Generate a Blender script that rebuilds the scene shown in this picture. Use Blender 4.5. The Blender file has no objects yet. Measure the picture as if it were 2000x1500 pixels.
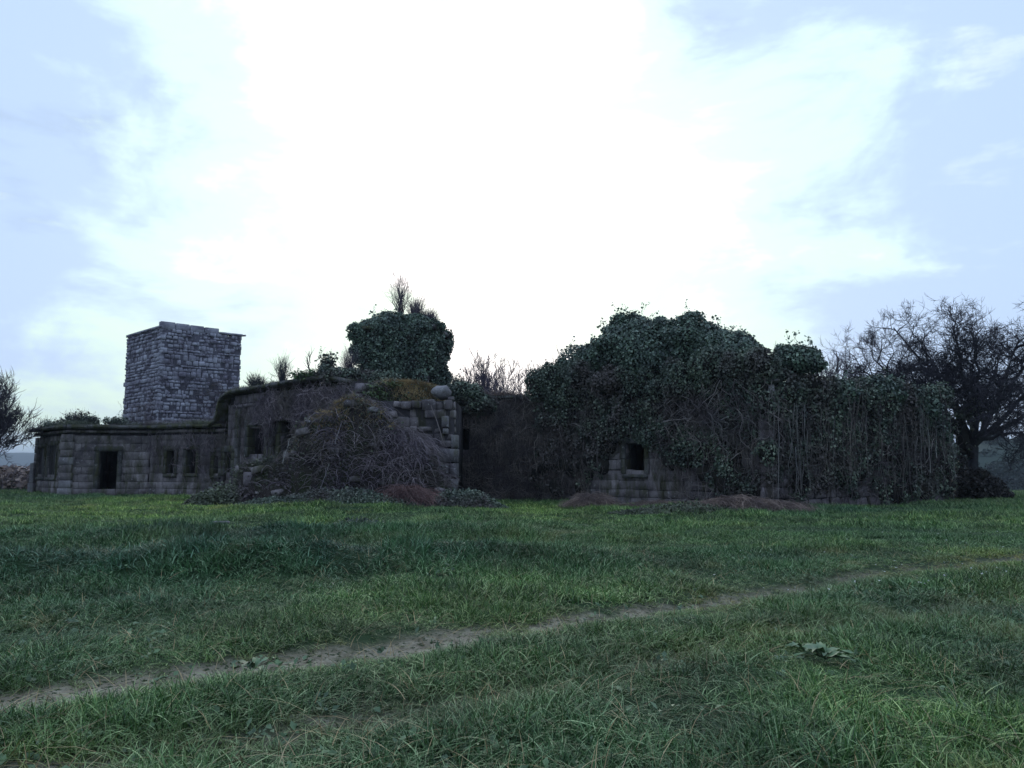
import bpy, bmesh, math, random
import numpy as np
from mathutils import Matrix, Vector
random.seed(7)
R = math.radians
SC = bpy.context.scene
COL = SC.collection
rng = np.random.default_rng(11)

# ------------------------------------------------------------------ camera
F, CX, CY, EYE = 1500.0, 1000.0, 750.0, 1.6
TILT = math.atan(160 / F)
cam = bpy.data.cameras.new('camera'); cam.sensor_width = 36.0; cam.lens = 36.0 * F / 2000.0
cam.clip_end = 20000; cam.clip_start = 0.05
co = bpy.data.objects.new('camera', cam); COL.objects.link(co)
co.location = (0, 0, EYE); co.rotation_euler = (R(90) + TILT, 0, 0)
SC.camera = co

# ------------------------------------------------------------------ world
SUN_EL = 20.0
W = bpy.data.worlds.new('World'); SC.world = W; W.use_nodes = True
nt = W.node_tree; nt.nodes.clear()
def N(t, **k):
    n = nt.nodes.new(t)
    for a, b in k.items(): setattr(n, a, b)
    return n
def lnk(a, b): nt.links.new(a, b)
def math_(op, a, b=None, clamp=False):
    n = N('ShaderNodeMath', operation=op, use_clamp=clamp)
    for i, v in enumerate((a, b)):
        if v is None: continue
        if isinstance(v, (int, float)): n.inputs[i].default_value = v
        else: lnk(v, n.inputs[i])
    return n.outputs[0]
def mixc(f, a, b):
    n = N('ShaderNodeMix', data_type='RGBA')
    for s, v in ((n.inputs[0], f), (n.inputs[6], a), (n.inputs[7], b)):
        if isinstance(v, (int, float)): s.default_value = v
        elif isinstance(v, tuple): s.default_value = v + (1,)
        else: lnk(v, s)
    return n.outputs[2]
def smooth(v, a, b):
    n = N('ShaderNodeMapRange', interpolation_type='SMOOTHSTEP')
    lnk(v, n.inputs[0]); n.inputs[1].default_value = a; n.inputs[2].default_value = b
    return n.outputs[0]
out = N('ShaderNodeOutputWorld'); bg = N('ShaderNodeBackground'); lnk(bg.outputs[0], out.inputs[0])
tc = N('ShaderNodeTexCoord')
sky = N('ShaderNodeTexSky', sky_type='NISHITA', sun_disc=False)
sky.sun_elevation = R(SUN_EL); sky.sun_rotation = R(-2); sky.dust_density = 2.0
dotn = N('ShaderNodeVectorMath', operation='DOT_PRODUCT')
lnk(tc.outputs['Generated'], dotn.inputs[0])
dotn.inputs[1].default_value = (-0.045, math.cos(R(SUN_EL)), math.sin(R(SUN_EL)))
# clouds drawn on the dome, stretched sideways
mp = N('ShaderNodeMapping'); mp.inputs['Scale'].default_value = (1.0, 1.0, 1.7); mp.inputs['Location'].default_value = (0.35, 0.1, 0.62)
lnk(tc.outputs['Generated'], mp.inputs[0])
n1 = N('ShaderNodeTexNoise'); n1.inputs['Scale'].default_value = 3.6; n1.inputs['Detail'].default_value = 7; n1.inputs['Roughness'].default_value = 0.6
n1.inputs['Distortion'].default_value = 0.35
lnk(mp.outputs[0], n1.inputs['Vector'])
mp2 = N('ShaderNodeMapping'); mp2.inputs['Scale'].default_value = (1.0, 1.0, 4.2); mp2.inputs['Location'].default_value = (3.1, 1.7, 0.4)
lnk(tc.outputs['Generated'], mp2.inputs[0])
n2 = N('ShaderNodeTexNoise'); n2.inputs['Scale'].default_value = 4.6; n2.inputs['Detail'].default_value = 6; n2.inputs['Roughness'].default_value = 0.58
lnk(mp2.outputs[0], n2.inputs['Vector'])
a_ = dotn.outputs['Value']
nn = math_('SUBTRACT', n1.outputs[0], 0.5)
nn2 = math_('SUBTRACT', n2.outputs[0], 0.5)
mp3 = N('ShaderNodeMapping'); mp3.inputs['Scale'].default_value = (1.0, 1.0, 0.5); lnk(tc.outputs['Generated'], mp3.inputs[0])
nrm = N('ShaderNodeVectorMath', operation='NORMALIZE'); lnk(mp3.outputs[0], nrm.inputs[0])
dot2 = N('ShaderNodeVectorMath', operation='DOT_PRODUCT'); lnk(nrm.outputs[0], dot2.inputs[0]); dot2.inputs[1].default_value = (-0.055, 0.981, 0.187)
edge = math_('ADD', dot2.outputs['Value'], math_('MULTIPLY', nn, 0.34))
edge = math_('ADD', edge, math_('MULTIPLY', nn2, 0.12))
glow = smooth(edge, 0.935, 1.0)               # cloud glare round the hidden sun
mint = smooth(edge, 0.862, 0.93)               # thin veil round it
wisp = smooth(math_('ADD', nn2, math_('MULTIPLY', nn, 0.7)), 0.06, 0.22)
gray = smooth(math_('ADD', nn2, math_('MULTIPLY', nn, -0.6)), 0.07, 0.24)
blue = (0.47, 0.62, 0.87)
c = mixc(math_('MULTIPLY', gray, 0.45), blue, (0.35, 0.47, 0.64))
c = mixc(math_('MULTIPLY', wisp, 0.7), c, (0.70, 0.84, 0.85))
c = mixc(mint, c, (0.68, 0.88, 0.79))
c = mixc(glow, c, (1.12, 1.10, 1.14))
# the sky away from the hidden sun is dimmer
fall = smooth(a_, -0.9, 0.75)
fallv = math_('ADD', math_('MULTIPLY', fall, 0.25), 0.75)
sc_ = N('ShaderNodeVectorMath', operation='SCALE'); lnk(c, sc_.inputs[0]); lnk(fallv, sc_.inputs['Scale'])
sk = N('ShaderNodeVectorMath', operation='SCALE'); lnk(sky.outputs[0], sk.inputs[0]); sk.inputs['Scale'].default_value = 0.008
ad = N('ShaderNodeVectorMath', operation='ADD'); lnk(sc_.outputs[0], ad.inputs[0]); lnk(sk.outputs[0], ad.inputs[1])
lnk(ad.outputs[0], bg.inputs[0]); bg.inputs[1].default_value = 1.0

sl = bpy.data.lights.new('sun', 'SUN'); sl.energy = 0.25; sl.angle = R(30); sl.color = (1.0, 0.95, 0.88)
so = bpy.data.objects.new('sun', sl); COL.objects.link(so)
so.rotation_euler = (R(-(90 - SUN_EL)), 0, R(2)); so.location = (0, 60, 60)
vs = SC.view_settings; vs.view_transform = 'Standard'; vs.look = 'None'; vs.exposure = 0.27; vs.gamma = 1; vs.use_curve_mapping = False

# ------------------------------------------------------------------ helpers
ct, st = math.cos(TILT), math.sin(TILT)
def at(px, py, Y):
    u = (px - CX) / F; v = (CY - py) / F
    d = (u, ct - v * st, st + v * ct); s = Y / d[1]
    return np.array((d[0] * s, Y, EYE + d[2] * s))
def gnd(px, py):
    u = (px - CX) / F; v = (CY - py) / F
    d = (u, ct - v * st, st + v * ct); s = -EYE / d[2]
    return np.array((d[0] * s, d[1] * s))
def ax(px, Y): return float(at(px, 910, Y)[0])

def tag(o, label=None, cat=None, group=None, kind=None):
    if label: o['label'] = label
    if cat: o['category'] = cat
    if group: o['group'] = group
    if kind: o['kind'] = kind
    return o
def empty(name, loc, label, cat, group=None):
    o = bpy.data.objects.new(name, None); COL.objects.link(o); o.location = loc
    o.empty_display_size = 0.2
    return tag(o, label, cat, group)
def link(name, me, parent=None, loc=None):
    o = bpy.data.objects.new(name, me); COL.objects.link(o)
    if parent: o.parent = parent
    if loc is not None: o.location = loc
    return o
def fmesh(name, V, Fc, mat, smooth_=False):
    V = np.asarray(V, np.float32); Fc = np.asarray(Fc, np.int32)
    me = bpy.data.meshes.new(name); n, k = Fc.shape
    me.vertices.add(len(V)); me.vertices.foreach_set('co', V.ravel())
    me.loops.add(n * k); me.loops.foreach_set('vertex_index', Fc.ravel())
    me.polygons.add(n); me.polygons.foreach_set('loop_start', np.arange(0, n * k, k, dtype=np.int32))
    me.polygons.foreach_set('loop_total', np.full(n, k, np.int32))
    if smooth_: me.polygons.foreach_set('use_smooth', np.ones(n, bool))
    me.update(calc_edges=True)
    if mat: me.materials.append(mat)
    return me
def cat_(parts):
    V = []; Fc = []; o = 0
    for v, f in parts:
        if len(v) == 0: continue
        V.append(v); Fc.append(f + o); o += len(v)
    return np.concatenate(V), np.concatenate(Fc)

def _h(ix, iy, iz, seed):
    h = (ix * 374761393 + iy * 668265263 + iz * 1274126177 + seed * 974634777) & 0xFFFFFFFF
    h = ((h ^ (h >> 13)) * 1274126177) & 0xFFFFFFFF
    return ((h ^ (h >> 16)) & 0xFFFF) / 65535.0
def vn(P, seed=0):
    P = np.asarray(P, float); i = np.floor(P).astype(np.int64); f = P - i; f = f * f * (3 - 2 * f)
    r = 0
    for dx in (0, 1):
        wx = f[..., 0] if dx else 1 - f[..., 0]
        for dy in (0, 1):
            wy = f[..., 1] if dy else 1 - f[..., 1]
            for dz in (0, 1):
                wz = f[..., 2] if dz else 1 - f[..., 2]
                r = r + wx * wy * wz * _h(i[..., 0] + dx, i[..., 1] + dy, i[..., 2] + dz, seed)
    return r
def fbm(P, seed=0, o=3):
    P = np.asarray(P, float); r = 0; a = 0.5; t = 0
    for k in range(o):
        r = r + a * vn(P * 2 ** k, seed + k); t += a; a *= 0.5
    return r / t
def fb2(x, y, s, seed=0, o=3):
    x, y = np.broadcast_arrays(x, y)
    return fbm(np.stack([x / s, y / s, np.zeros_like(x) + 0.37], -1), seed, o)
def ss(v, a, b):
    t = np.clip((v - a) / (b - a), 0, 1); return t * t * (3 - 2 * t)
def unit(v): return v / np.maximum(np.linalg.norm(v, axis=-1, keepdims=True), 1e-9)

# ------------------------------------------------------------------ materials
def newmat(name):
    m = bpy.data.materials.new(name); m.use_nodes = True
    t = m.node_tree; return m, t, t.nodes['Principled BSDF']
def mnode(t, kind, **k):
    n = t.nodes.new(kind)
    for a, b in k.items(): setattr(n, a, b)
    return n
def ramp(t, src, stops, interp='LINEAR'):
    n = mnode(t, 'ShaderNodeValToRGB'); cr = n.color_ramp; cr.interpolation = interp
    while len(cr.elements) < len(stops): cr.elements.new(0.5)
    for e, (p, c) in zip(cr.elements, stops): e.position = p; e.color = c + (1,)
    t.links.new(src, n.inputs[0]); return n.outputs[0]
def noise(t, scale, detail=4, rough=0.55, vec=None, dist=0):
    n = mnode(t, 'ShaderNodeTexNoise'); n.inputs['Scale'].default_value = scale
    n.inputs['Detail'].default_value = detail; n.inputs['Roughness'].default_value = rough; n.inputs['Distortion'].default_value = dist
    if vec is not None: t.links.new(vec, n.inputs['Vector'])
    return n.outputs[0]
def mmix(t, f, a, b, mode='MIX'):
    n = mnode(t, 'ShaderNodeMix', data_type='RGBA', blend_type=mode)
    for s, v in ((n.inputs[0], f), (n.inputs[6], a), (n.inputs[7], b)):
        if isinstance(v, (int, float)): s.default_value = v
        elif isinstance(v, tuple): s.default_value = v + (1,)
        else: t.links.new(v, s)
    return n.outputs[2]
def leafmat(name, cols, patch=None, pscale=0.7, rough=0.5, attr=None, spec=0.3):
    m, t, b = newmat(name)
    g = mnode(t, 'ShaderNodeNewGeometry')
    n = len(cols)
    c = ramp(t, g.outputs['Random Per Island'], [(i / (n - 1), cc) for i, cc in enumerate(cols)])
    pos = g.outputs['Position']
    v = noise(t, pscale, 3, 0.5, pos)
    k = ramp(t, v, [(0.35, (0.62, 0.62, 0.66)), (0.65, (1.3, 1.3, 1.2))])
    c = mmix(t, 1.0, c, k, 'MULTIPLY')
    if patch:
        f = ramp(t, noise(t, pscale * 0.6, 3, 0.6, pos, 0.5), [(0.47, (0, 0, 0)), (0.62, (1, 1, 1))])
        c = mmix(t, f, c, patch)
    if attr:
        an = mnode(t, 'ShaderNodeAttribute', attribute_name='tint', attribute_type='INSTANCER')
        c = mmix(t, an.outputs['Fac'], c, attr)
        an2 = mnode(t, 'ShaderNodeAttribute', attribute_name='lush', attribute_type='INSTANCER')
        k2 = ramp(t, an2.outputs['Fac'], [(0, (0.50, 0.66, 0.80)), (1, (1.9, 1.6, 0.8))])
        c = mmix(t, 1.0, c, k2, 'MULTIPLY')
    t.links.new(c, b.inputs['Base Color'])
    b.inputs['Roughness'].default_value = rough; b.inputs['Specular IOR Level'].default_value = spec
    return m
def stonemat(name, base, dark, lichen, moss, moss_amt=0.5, scale=1.0, bump=0.5):
    m, t, b = newmat(name)
    g = mnode(t, 'ShaderNodeNewGeometry'); pos = g.outputs['Position']
    oi = mnode(t, 'ShaderNodeObjectInfo')
    ri = mnode(t, 'ShaderNodeMath', operation='ADD'); t.links.new(oi.outputs['Random'], ri.inputs[0]); t.links.new(g.outputs['Random Per Island'], ri.inputs[1])
    fr = mnode(t, 'ShaderNodeMath', operation='FRACT'); t.links.new(ri.outputs[0], fr.inputs[0])
    c = ramp(t, fr.outputs[0], [(0, tuple(x * 0.82 for x in base)), (0.6, base), (1, tuple(x * 1.22 for x in base))])
    f = ramp(t, noise(t, 1.1 * scale, 6, 0.62, pos, 0.6), [(0.40, (0, 0, 0)), (0.62, (1, 1, 1))])
    c = mmix(t, f, c, dark)
    f = ramp(t, noise(t, 7 * scale, 6, 0.7, pos), [(0.60, (0, 0, 0)), (0.66, (1, 1, 1))])
    c = mmix(t, f, c, lichen)
    if moss:
        sx = mnode(t, 'ShaderNodeMapping'); sx.inputs['Scale'].default_value = (1.6, 1.6, 0.45)
        t.links.new(pos, sx.inputs[0])
        f = ramp(t, noise(t, 1.5 * scale, 5, 0.6, sx.outputs[0], 0.3), [(0.62 - 0.3 * moss_amt, (0, 0, 0)), (0.78 - 0.3 * moss_amt, (1, 1, 1))])
        c = mmix(t, f, c, moss)
    f = noise(t, 38, 5, 0.7, pos)
    c = mmix(t, 0.8, c, ramp(t, f, [(0.3, (0.55, 0.55, 0.55)), (0.7, (1.4, 1.4, 1.4))]), 'MULTIPLY')
    t.links.new(c, b.inputs['Base Color']); b.inputs['Roughness'].default_value = 0.93; b.inputs['Specular IOR Level'].default_value = 0.2
    bp = mnode(t, 'ShaderNodeBump'); bp.inputs['Strength'].default_value = bump; bp.inputs['Distance'].default_value = 0.05
    t.links.new(noise(t, 9, 8, 0.7, pos), bp.inputs['Height']); t.links.new(bp.outputs[0], b.inputs['Normal'])
    return m
M = {}
M['tower'] = stonemat('tower_granite', (0.38, 0.375, 0.43), (0.16, 0.145, 0.185), (0.58, 0.58, 0.64), None, bump=0.7)
M['wing'] = stonemat('mossy_granite', (0.25, 0.22, 0.225), (0.09, 0.078, 0.085), (0.36, 0.35, 0.35), (0.075, 0.072, 0.048), 0.5)
M['hall'] = stonemat('dark_granite', (0.235, 0.205, 0.22), (0.09, 0.074, 0.085), (0.36, 0.34, 0.35), (0.08, 0.068, 0.06), 0.5)
M['quoin'] = stonemat('pale_granite', (0.30, 0.285, 0.30), (0.13, 0.12, 0.13), (0.44, 0.43, 0.44), (0.10, 0.10, 0.06), 0.25)
M['tower_mortar'] = stonemat('tower_mortar', (0.10, 0.095, 0.12), (0.06, 0.055, 0.07), (0.2, 0.2, 0.22), None)
M['mortar'] = stonemat('old_mortar', (0.055, 0.05, 0.055), (0.025, 0.022, 0.026), (0.09, 0.085, 0.09), (0.03, 0.03, 0.02), 0.4)
M['ledge'] = stonemat('ledge_granite', (0.13, 0.125, 0.125), (0.05, 0.05, 0.05), (0.30, 0.30, 0.30), (0.06, 0.06, 0.03), 0.6)
M['earth'] = stonemat('root_earth', (0.055, 0.045, 0.042), (0.022, 0.018, 0.02), (0.10, 0.09, 0.085), (0.035, 0.042, 0.02), 0.5, bump=1.0)
M['ivy'] = leafmat('ivy_leaf', [(0.03, 0.052, 0.045), (0.06, 0.095, 0.073), (0.10, 0.15, 0.11), (0.22, 0.29, 0.22)], pscale=0.9, rough=0.38, spec=0.5)
M['ivy_dark'] = leafmat('old_ivy_leaf', [(0.035, 0.055, 0.045), (0.065, 0.095, 0.07), (0.11, 0.145, 0.105), (0.26, 0.29, 0.23)], patch=(0.10, 0.085, 0.08), pscale=0.8, rough=0.5)
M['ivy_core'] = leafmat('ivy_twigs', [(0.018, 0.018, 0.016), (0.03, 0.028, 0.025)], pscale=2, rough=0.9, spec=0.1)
M['fern'] = leafmat('fern_leaf', [(0.05, 0.085, 0.03), (0.08, 0.15, 0.05), (0.16, 0.25, 0.09)], pscale=1.0)
M['holly'] = leafmat('holly_leaf', [(0.012, 0.012, 0.012), (0.025, 0.02, 0.02), (0.04, 0.035, 0.03)], pscale=1)
M['dry'] = leafmat('dry_grass', [(0.24, 0.17, 0.09), (0.42, 0.31, 0.17), (0.56, 0.44, 0.27)], pscale=1.2, rough=0.8)
M['bracken'] = leafmat('dead_bracken', [(0.13, 0.09, 0.08), (0.22, 0.16, 0.14), (0.38, 0.29, 0.26)], pscale=1.5, rough=0.8)
M['red'] = leafmat('russet_stems', [(0.11, 0.06, 0.058), (0.18, 0.10, 0.10), (0.28, 0.19, 0.18)], pscale=1.5, rough=0.8)
M['bramble'] = leafmat('bramble_stems', [(0.09, 0.07, 0.09), (0.18, 0.145, 0.175), (0.36, 0.30, 0.34)], patch=(0.14, 0.12, 0.10), pscale=0.6, rough=0.8)
M['brambleleaf'] = leafmat('bramble_leaf', [(0.045, 0.055, 0.035), (0.08, 0.095, 0.06), (0.15, 0.17, 0.12)], patch=(0.09, 0.07, 0.075), pscale=0.7)
M['vine'] = leafmat('bare_vine', [(0.07, 0.058, 0.058), (0.15, 0.125, 0.125), (0.32, 0.28, 0.275)], pscale=0.8, rough=0.85)
M['palevine'] = leafmat('bleached_vine', [(0.15, 0.14, 0.14), (0.30, 0.29, 0.29)], pscale=1, rough=0.8)
M['bark'] = leafmat('grey_bark', [(0.035, 0.035, 0.042), (0.06, 0.06, 0.07)], pscale=2, rough=0.9)
M['twig'] = leafmat('winter_twigs', [(0.035, 0.033, 0.045), (0.07, 0.063, 0.085)], pscale=0.5, rough=0.9)
M['mauve'] = leafmat('mauve_twigs', [(0.09, 0.072, 0.10), (0.16, 0.135, 0.18)], pscale=0.3, rough=0.9)
M['broom'] = leafmat('broom_twigs', [(0.05, 0.055, 0.065), (0.10, 0.10, 0.13)], pscale=2, rough=0.9)
M['grass'] = leafmat('meadow_grass', [(0.013, 0.044, 0.016), (0.034, 0.106, 0.034), (0.064, 0.175, 0.056), (0.36, 0.50, 0.30)], pscale=0.6, rough=0.5, attr=(0.36, 0.33, 0.17), spec=0.4)
M['dock'] = leafmat('dock_leaf', [(0.08, 0.14, 0.07), (0.15, 0.23, 0.12)], pscale=3, rough=0.4)
M['flower'] = leafmat('white_petals', [(0.6, 0.6, 0.58), (0.75, 0.75, 0.7)], pscale=3, rough=0.7)
M['forest'] = leafmat('far_forest', [(0.02, 0.03, 0.03), (0.04, 0.06, 0.05)], pscale=0.05, rough=0.9)

# ------------------------------------------------------------------ ground
def polydist(x, y, pts):
    d = np.full(np.shape(x), 1e9)
    for (a, b) in zip(pts[:-1], pts[1:]):
        ab = b - a; t = np.clip(((x - a[0]) * ab[0] + (y - a[1]) * ab[1]) / (ab @ ab), 0, 1)
        d = np.minimum(d, np.hypot(x - a[0] - t * ab[0], y - a[1] - t * ab[1]))
    return d
RUT1 = [gnd(*p) for p in ((-500, 1440), (0, 1368), (300, 1322), (600, 1282), (900, 1243), (1200, 1196), (1450, 1158), (1700, 1118), (1950, 1092), (2400, 1060))]
RUT2 = [gnd(*p) for p in ((-400, 1600), (100, 1500), (600, 1425), (1000, 1350), (1500, 1240), (1800, 1190), (2050, 1152), (2500, 1105))]
BANK = [np.array(p) for p in ((-16, 9.5), (-9, 10.6), (-4, 11.6), (0.5, 12.6), (3, 14))]
BANK2 = [np.array(p) for p in ((-18, 15.2), (-9, 16.0), (-3, 17.0), (2, 18.0))]
def bare(x, y):
    n = fb2(x, y, 0.55, 5) ; n2 = fb2(x, y, 2.2, 9)
    d1 = polydist(x, y, RUT1); d2 = polydist(x, y, RUT2)
    w1 = np.interp(x, [-6, -1, 3, 8], [0.36, 0.27, 0.24, 0.24]); a1 = np.interp(x, [-4, 1.5, 3.5, 12], [1.0, 0.95, 0.62, 0.42])
    m = a1 * ss(n + 0.25 * n2 + 0.55 * (fb2(x, y, 0.22, 6) - .5), 0.40, 0.70) * (1 - ss(d1, w1 * 0.3, w1 * 1.9))
    m2 = 0.36 * ss(n + 0.3 * n2, 0.55, 0.78) * (1 - ss(d2, 0.10, 0.42))
    px = gnd(655, 1040); m3 = (1 - ss(np.hypot((x - px[0]) / 1.1, (y - px[1]) / 1.0), 0.3, 1.2)) * ss(n, 0.35, 0.6)
    px = gnd(1290, 1004); m4 = 0.8 * (1 - ss(np.abs(x - 7.2) / 3.2, 0.6, 1.1)) * (1 - ss(np.abs(y - (31.2 - (x - 4) * 0.75)) / 1.4, 0.3, 1.1)) * ss(n, 0.3, 0.6)
    px = gnd(110, 1497); m5 = 0.8 * (1 - ss(np.hypot(x - px[0], (y - px[1]) * 1.5), 0.1, 0.55))
    px = gnd(620, 1400); m6 = 0.5 * (1 - ss(np.hypot(x - px[0], (y - px[1]) * 1.6), 0.1, 0.35))
    return np.clip(np.maximum.reduce([m, m2, m3, m4, m5, m6]), 0, 1)
def gz(x, y):
    x = np.asarray(x, float); y = np.asarray(y, float)
    z = 0.22 * (fb2(x, y, 3.5, 21) - 0.5) + 0.06 * (fb2(x, y, 0.7, 22) - 0.5)
    z = z * ss(y, 3, 8) + 0.05 * (fb2(x, y, 0.9, 23) - 0.5) * (1 - ss(y, 3, 8))
    wl = 1 - ss(x, -2, 4)
    z = z + wl * 0.40 * np.exp(-(polydist(x, y, BANK) / 0.9) ** 2) * (0.4 + fb2(x, y, 1.6, 31)) - wl * 0.10 * np.exp(-(polydist(x, y, [p + (0, 1.6) for p in BANK]) / 0.8) ** 2)
    z = z + wl * 0.34 * np.exp(-(polydist(x, y, BANK2) / 1.3) ** 2) * (0.3 + fb2(x, y, 2.0, 33))
    z = z - 0.07 * np.exp(-(polydist(x, y, RUT1) / 0.3) ** 2) - 0.05 * np.exp(-(polydist(x, y, RUT2) / 0.3) ** 2)
    z = z + 0.28 * np.exp(-(((x + 6.5) / 5.0) ** 2 + ((y - 29.0) / 3.2) ** 2)) * (0.5 + fb2(x, y, 1.5, 41))
    z = z + 0.20 * np.exp(-(((x - 7.5) / 4.0) ** 2 + ((y - 27.5) / 1.6) ** 2)) * (0.5 + fb2(x, y, 1.0, 42))
    far = ss(y, 62, 130); z = z * (1 - far) - far * 9.0 - 16 * ss(y, 130, 700)
    z = z - 3.0 * ss(x, 26, 60) * ss(y, 36, 70)
    return z
def spaced(lo, hi, fine, grow, mid=0.0, half=6.0):
    r = [0.0]; s = fine
    while r[-1] < max(abs(lo - mid), abs(hi - mid)):
        if r[-1] > half: s *= grow
        r.append(r[-1] + s)
    r = np.array(r); v = np.concatenate([mid - r[::-1], mid + r[1:]])
    return v[(v >= lo) & (v <= hi)]
xs = spaced(-5000, 5000, 0.11, 1.03, 0, 5); ys = spaced(-300, 6000, 0.10, 1.028, 6, 4)
GX, GY = np.meshgrid(xs, ys); GZ = gz(GX, GY)
nx, ny = len(xs), len(ys)
idx = np.arange(nx * ny).reshape(ny, nx)
Fq = np.stack([idx[:-1, :-1], idx[:-1, 1:], idx[1:, 1:], idx[1:, :-1]], -1).reshape(-1, 4)
m, t, b = newmat('meadow_ground')
at_ = mnode(t, 'ShaderNodeAttribute', attribute_name='bare')
gg = mnode(t, 'ShaderNodeNewGeometry'); pos = gg.outputs['Position']
green = ramp(t, noise(t, 1.3, 5, 0.6, pos), [(0.3, (0.010, 0.024, 0.010)), (0.6, (0.022, 0.055, 0.020)), (0.8, (0.04, 0.07, 0.03))])
soil = ramp(t, noise(t, 9, 7, 0.68, pos), [(0.3, (0.14, 0.115, 0.085)), (0.5, (0.30, 0.26, 0.195)), (0.7, (0.48, 0.43, 0.34))])
c = mmix(t, at_.outputs['Fac'], green, soil)
c = mmix(t, ramp(t, noise(t, 26, 3, 0.6, pos), [(0.55, (0, 0, 0)), (0.62, (1, 1, 1))]), c, (0.03, 0.05, 0.022))
t.links.new(c, b.inputs['Base Color']); b.inputs['Roughness'].default_value = 0.95; b.inputs['Specular IOR Level'].default_value = 0.15
bp = mnode(t, 'ShaderNodeBump'); bp.inputs['Strength'].default_value = 0.8; bp.inputs['Distance'].default_value = 0.04
t.links.new(noise(t, 24, 8, 0.7, pos), bp.inputs['Height']); t.links.new(bp.outputs[0], b.inputs['Normal'])
me = fmesh('ground', np.stack([GX, GY, GZ], -1).reshape(-1, 3), Fq, m, True)
at2 = me.attributes.new('bare', 'FLOAT', 'POINT'); at2.data.foreach_set('value', bare(GX, GY).ravel().astype(np.float32))
tag(link('ground', me), 'uneven grassy field with two bare wheel ruts running across it', None, None, 'structure')

# ------------------------------------------------------------------ tubes, leaves, blobs
def tubes(P, Rd, sides=3):
    P = np.asarray(P, float); n, k, _ = P.shape; Rd = np.broadcast_to(Rd, (n, k))
    T = unit(np.gradient(P, axis=1)); ref = np.where(np.abs(T[..., 2:3]) > 0.9, np.array((1., 0, 0)), np.array((0, 0, 1.)))
    A = unit(np.cross(T, ref)); B = np.cross(T, A)
    an = np.arange(sides) * 2 * math.pi / sides
    V = P[:, :, None] + Rd[:, :, None, None] * (A[:, :, None] * np.cos(an)[:, None] + B[:, :, None] * np.sin(an)[:, None])
    I = np.arange(n * k * sides).reshape(n, k, sides); J = np.roll(I, -1, 2)
    Fc = np.stack([I[:, :-1], J[:, :-1], J[:, 1:], I[:, 1:]], -1).reshape(-1, 4)
    return V.reshape(-1, 3), Fc
def leaves(P, Nn, size, r, droop=0.6, wide=0.42, jitter=0.7):
    n = len(P); Nn = unit(Nn + r.normal(0, jitter, (n, 3)))
    d = r.normal(0, 1, (n, 3)); d[:, 2] -= droop; tt = unit(d - Nn * np.sum(d * Nn, 1, keepdims=True))
    bb = np.cross(Nn, tt); s = (size * (0.45 + 1.2 * r.random(n) ** 1.6))[:, None]
    V = np.stack([P, P + tt * s * 0.45 + bb * s * wide + Nn * s * 0.12, P + tt * s, P + tt * s * 0.45 - bb * s * wide + Nn * s * 0.12], 1)
    return V.reshape(-1, 3), np.arange(n * 4).reshape(n, 4)
def ico(sub):
    bm = bmesh.new(); bmesh.ops.create_icosphere(bm, subdivisions=sub, radius=1)
    V = np.array([v.co[:] for v in bm.verts]); Fc = np.array([[v.index for v in f.verts] for f in bm.faces]); bm.free(); return V, Fc
ICO = {k: ico(k) for k in (1, 2, 3)}
def blob_leaves(blobs, dens, size, r, seed=0, thick=0.14, cut=None, **k):
    B = np.array(blobs, float); C = B[:, :3]; RR = B[:, 3:6]; out = []; nor = []
    for i in range(len(B)):
        a, b_, c_ = RR[i]; area = 4 * math.pi * (((a * b_) ** 1.6 + (a * c_) ** 1.6 + (b_ * c_) ** 1.6) / 3) ** (1 / 1.6)
        n = int(area * dens)
        if n < 1: continue
        u = unit(r.normal(0, 1, (n, 3)))
        f = 0.88 + 0.28 * (fbm(u * 2.2 + C[i] * 0.7, seed) - 0.5) * 2 * 0.6 + r.uniform(-thick, thick * 0.6, n)
        P = C[i] + u * RR[i] * f[:, None]; nn_ = unit(u / RR[i])
        keep = np.ones(n, bool)
        near = np.where(np.all(np.abs(C - C[i]) < RR + RR[i], 1))[0]
        for j in near:
            if j == i: continue
            q = (P - C[j]) / RR[j]; keep &= np.sum(q * q, 1) > 0.62
        if cut is not None: keep &= cut(P)
        out.append(P[keep]); nor.append(nn_[keep])
    P = np.concatenate(out); Nn = np.concatenate(nor)
    return leaves(P, Nn, size, r, **k)
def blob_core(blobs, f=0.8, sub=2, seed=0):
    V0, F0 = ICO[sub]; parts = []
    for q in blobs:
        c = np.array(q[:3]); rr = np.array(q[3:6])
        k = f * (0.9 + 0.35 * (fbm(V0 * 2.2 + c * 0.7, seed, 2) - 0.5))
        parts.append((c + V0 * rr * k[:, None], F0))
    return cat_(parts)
def clumpy(q, n, rmin, rmax, r, front=True):
    c = np.array(q[:3]); rr = np.array(q[3:6]); outb = [tuple(q)]
    while len(outb) < n + 1:
        u = unit(r.normal(0, 1, 3))
        if front and (u[1] > 0.45 or u[2] < -0.55): continue
        s = r.uniform(rmin, rmax)
        s *= 0.8; p = c + u * rr * r.uniform(0.62, 0.88)
        outb.append((p[0], p[1], p[2], s * r.uniform(0.9, 1.3), s, s * r.uniform(0.7, 1.0)))
    return outb
def plant(name, loc, label, cat, parts, group=None):
    """parts: (name, (V,F), material, kind) in world coordinates"""
    root = empty(name, loc, label, cat, group); L = np.array(loc)
    for pn, (V, Fc), mt, kd in parts:
        o = link(pn, fmesh(pn, V - L, Fc, mt, False), root)
        if kd: o['kind'] = kd
    return root

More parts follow.
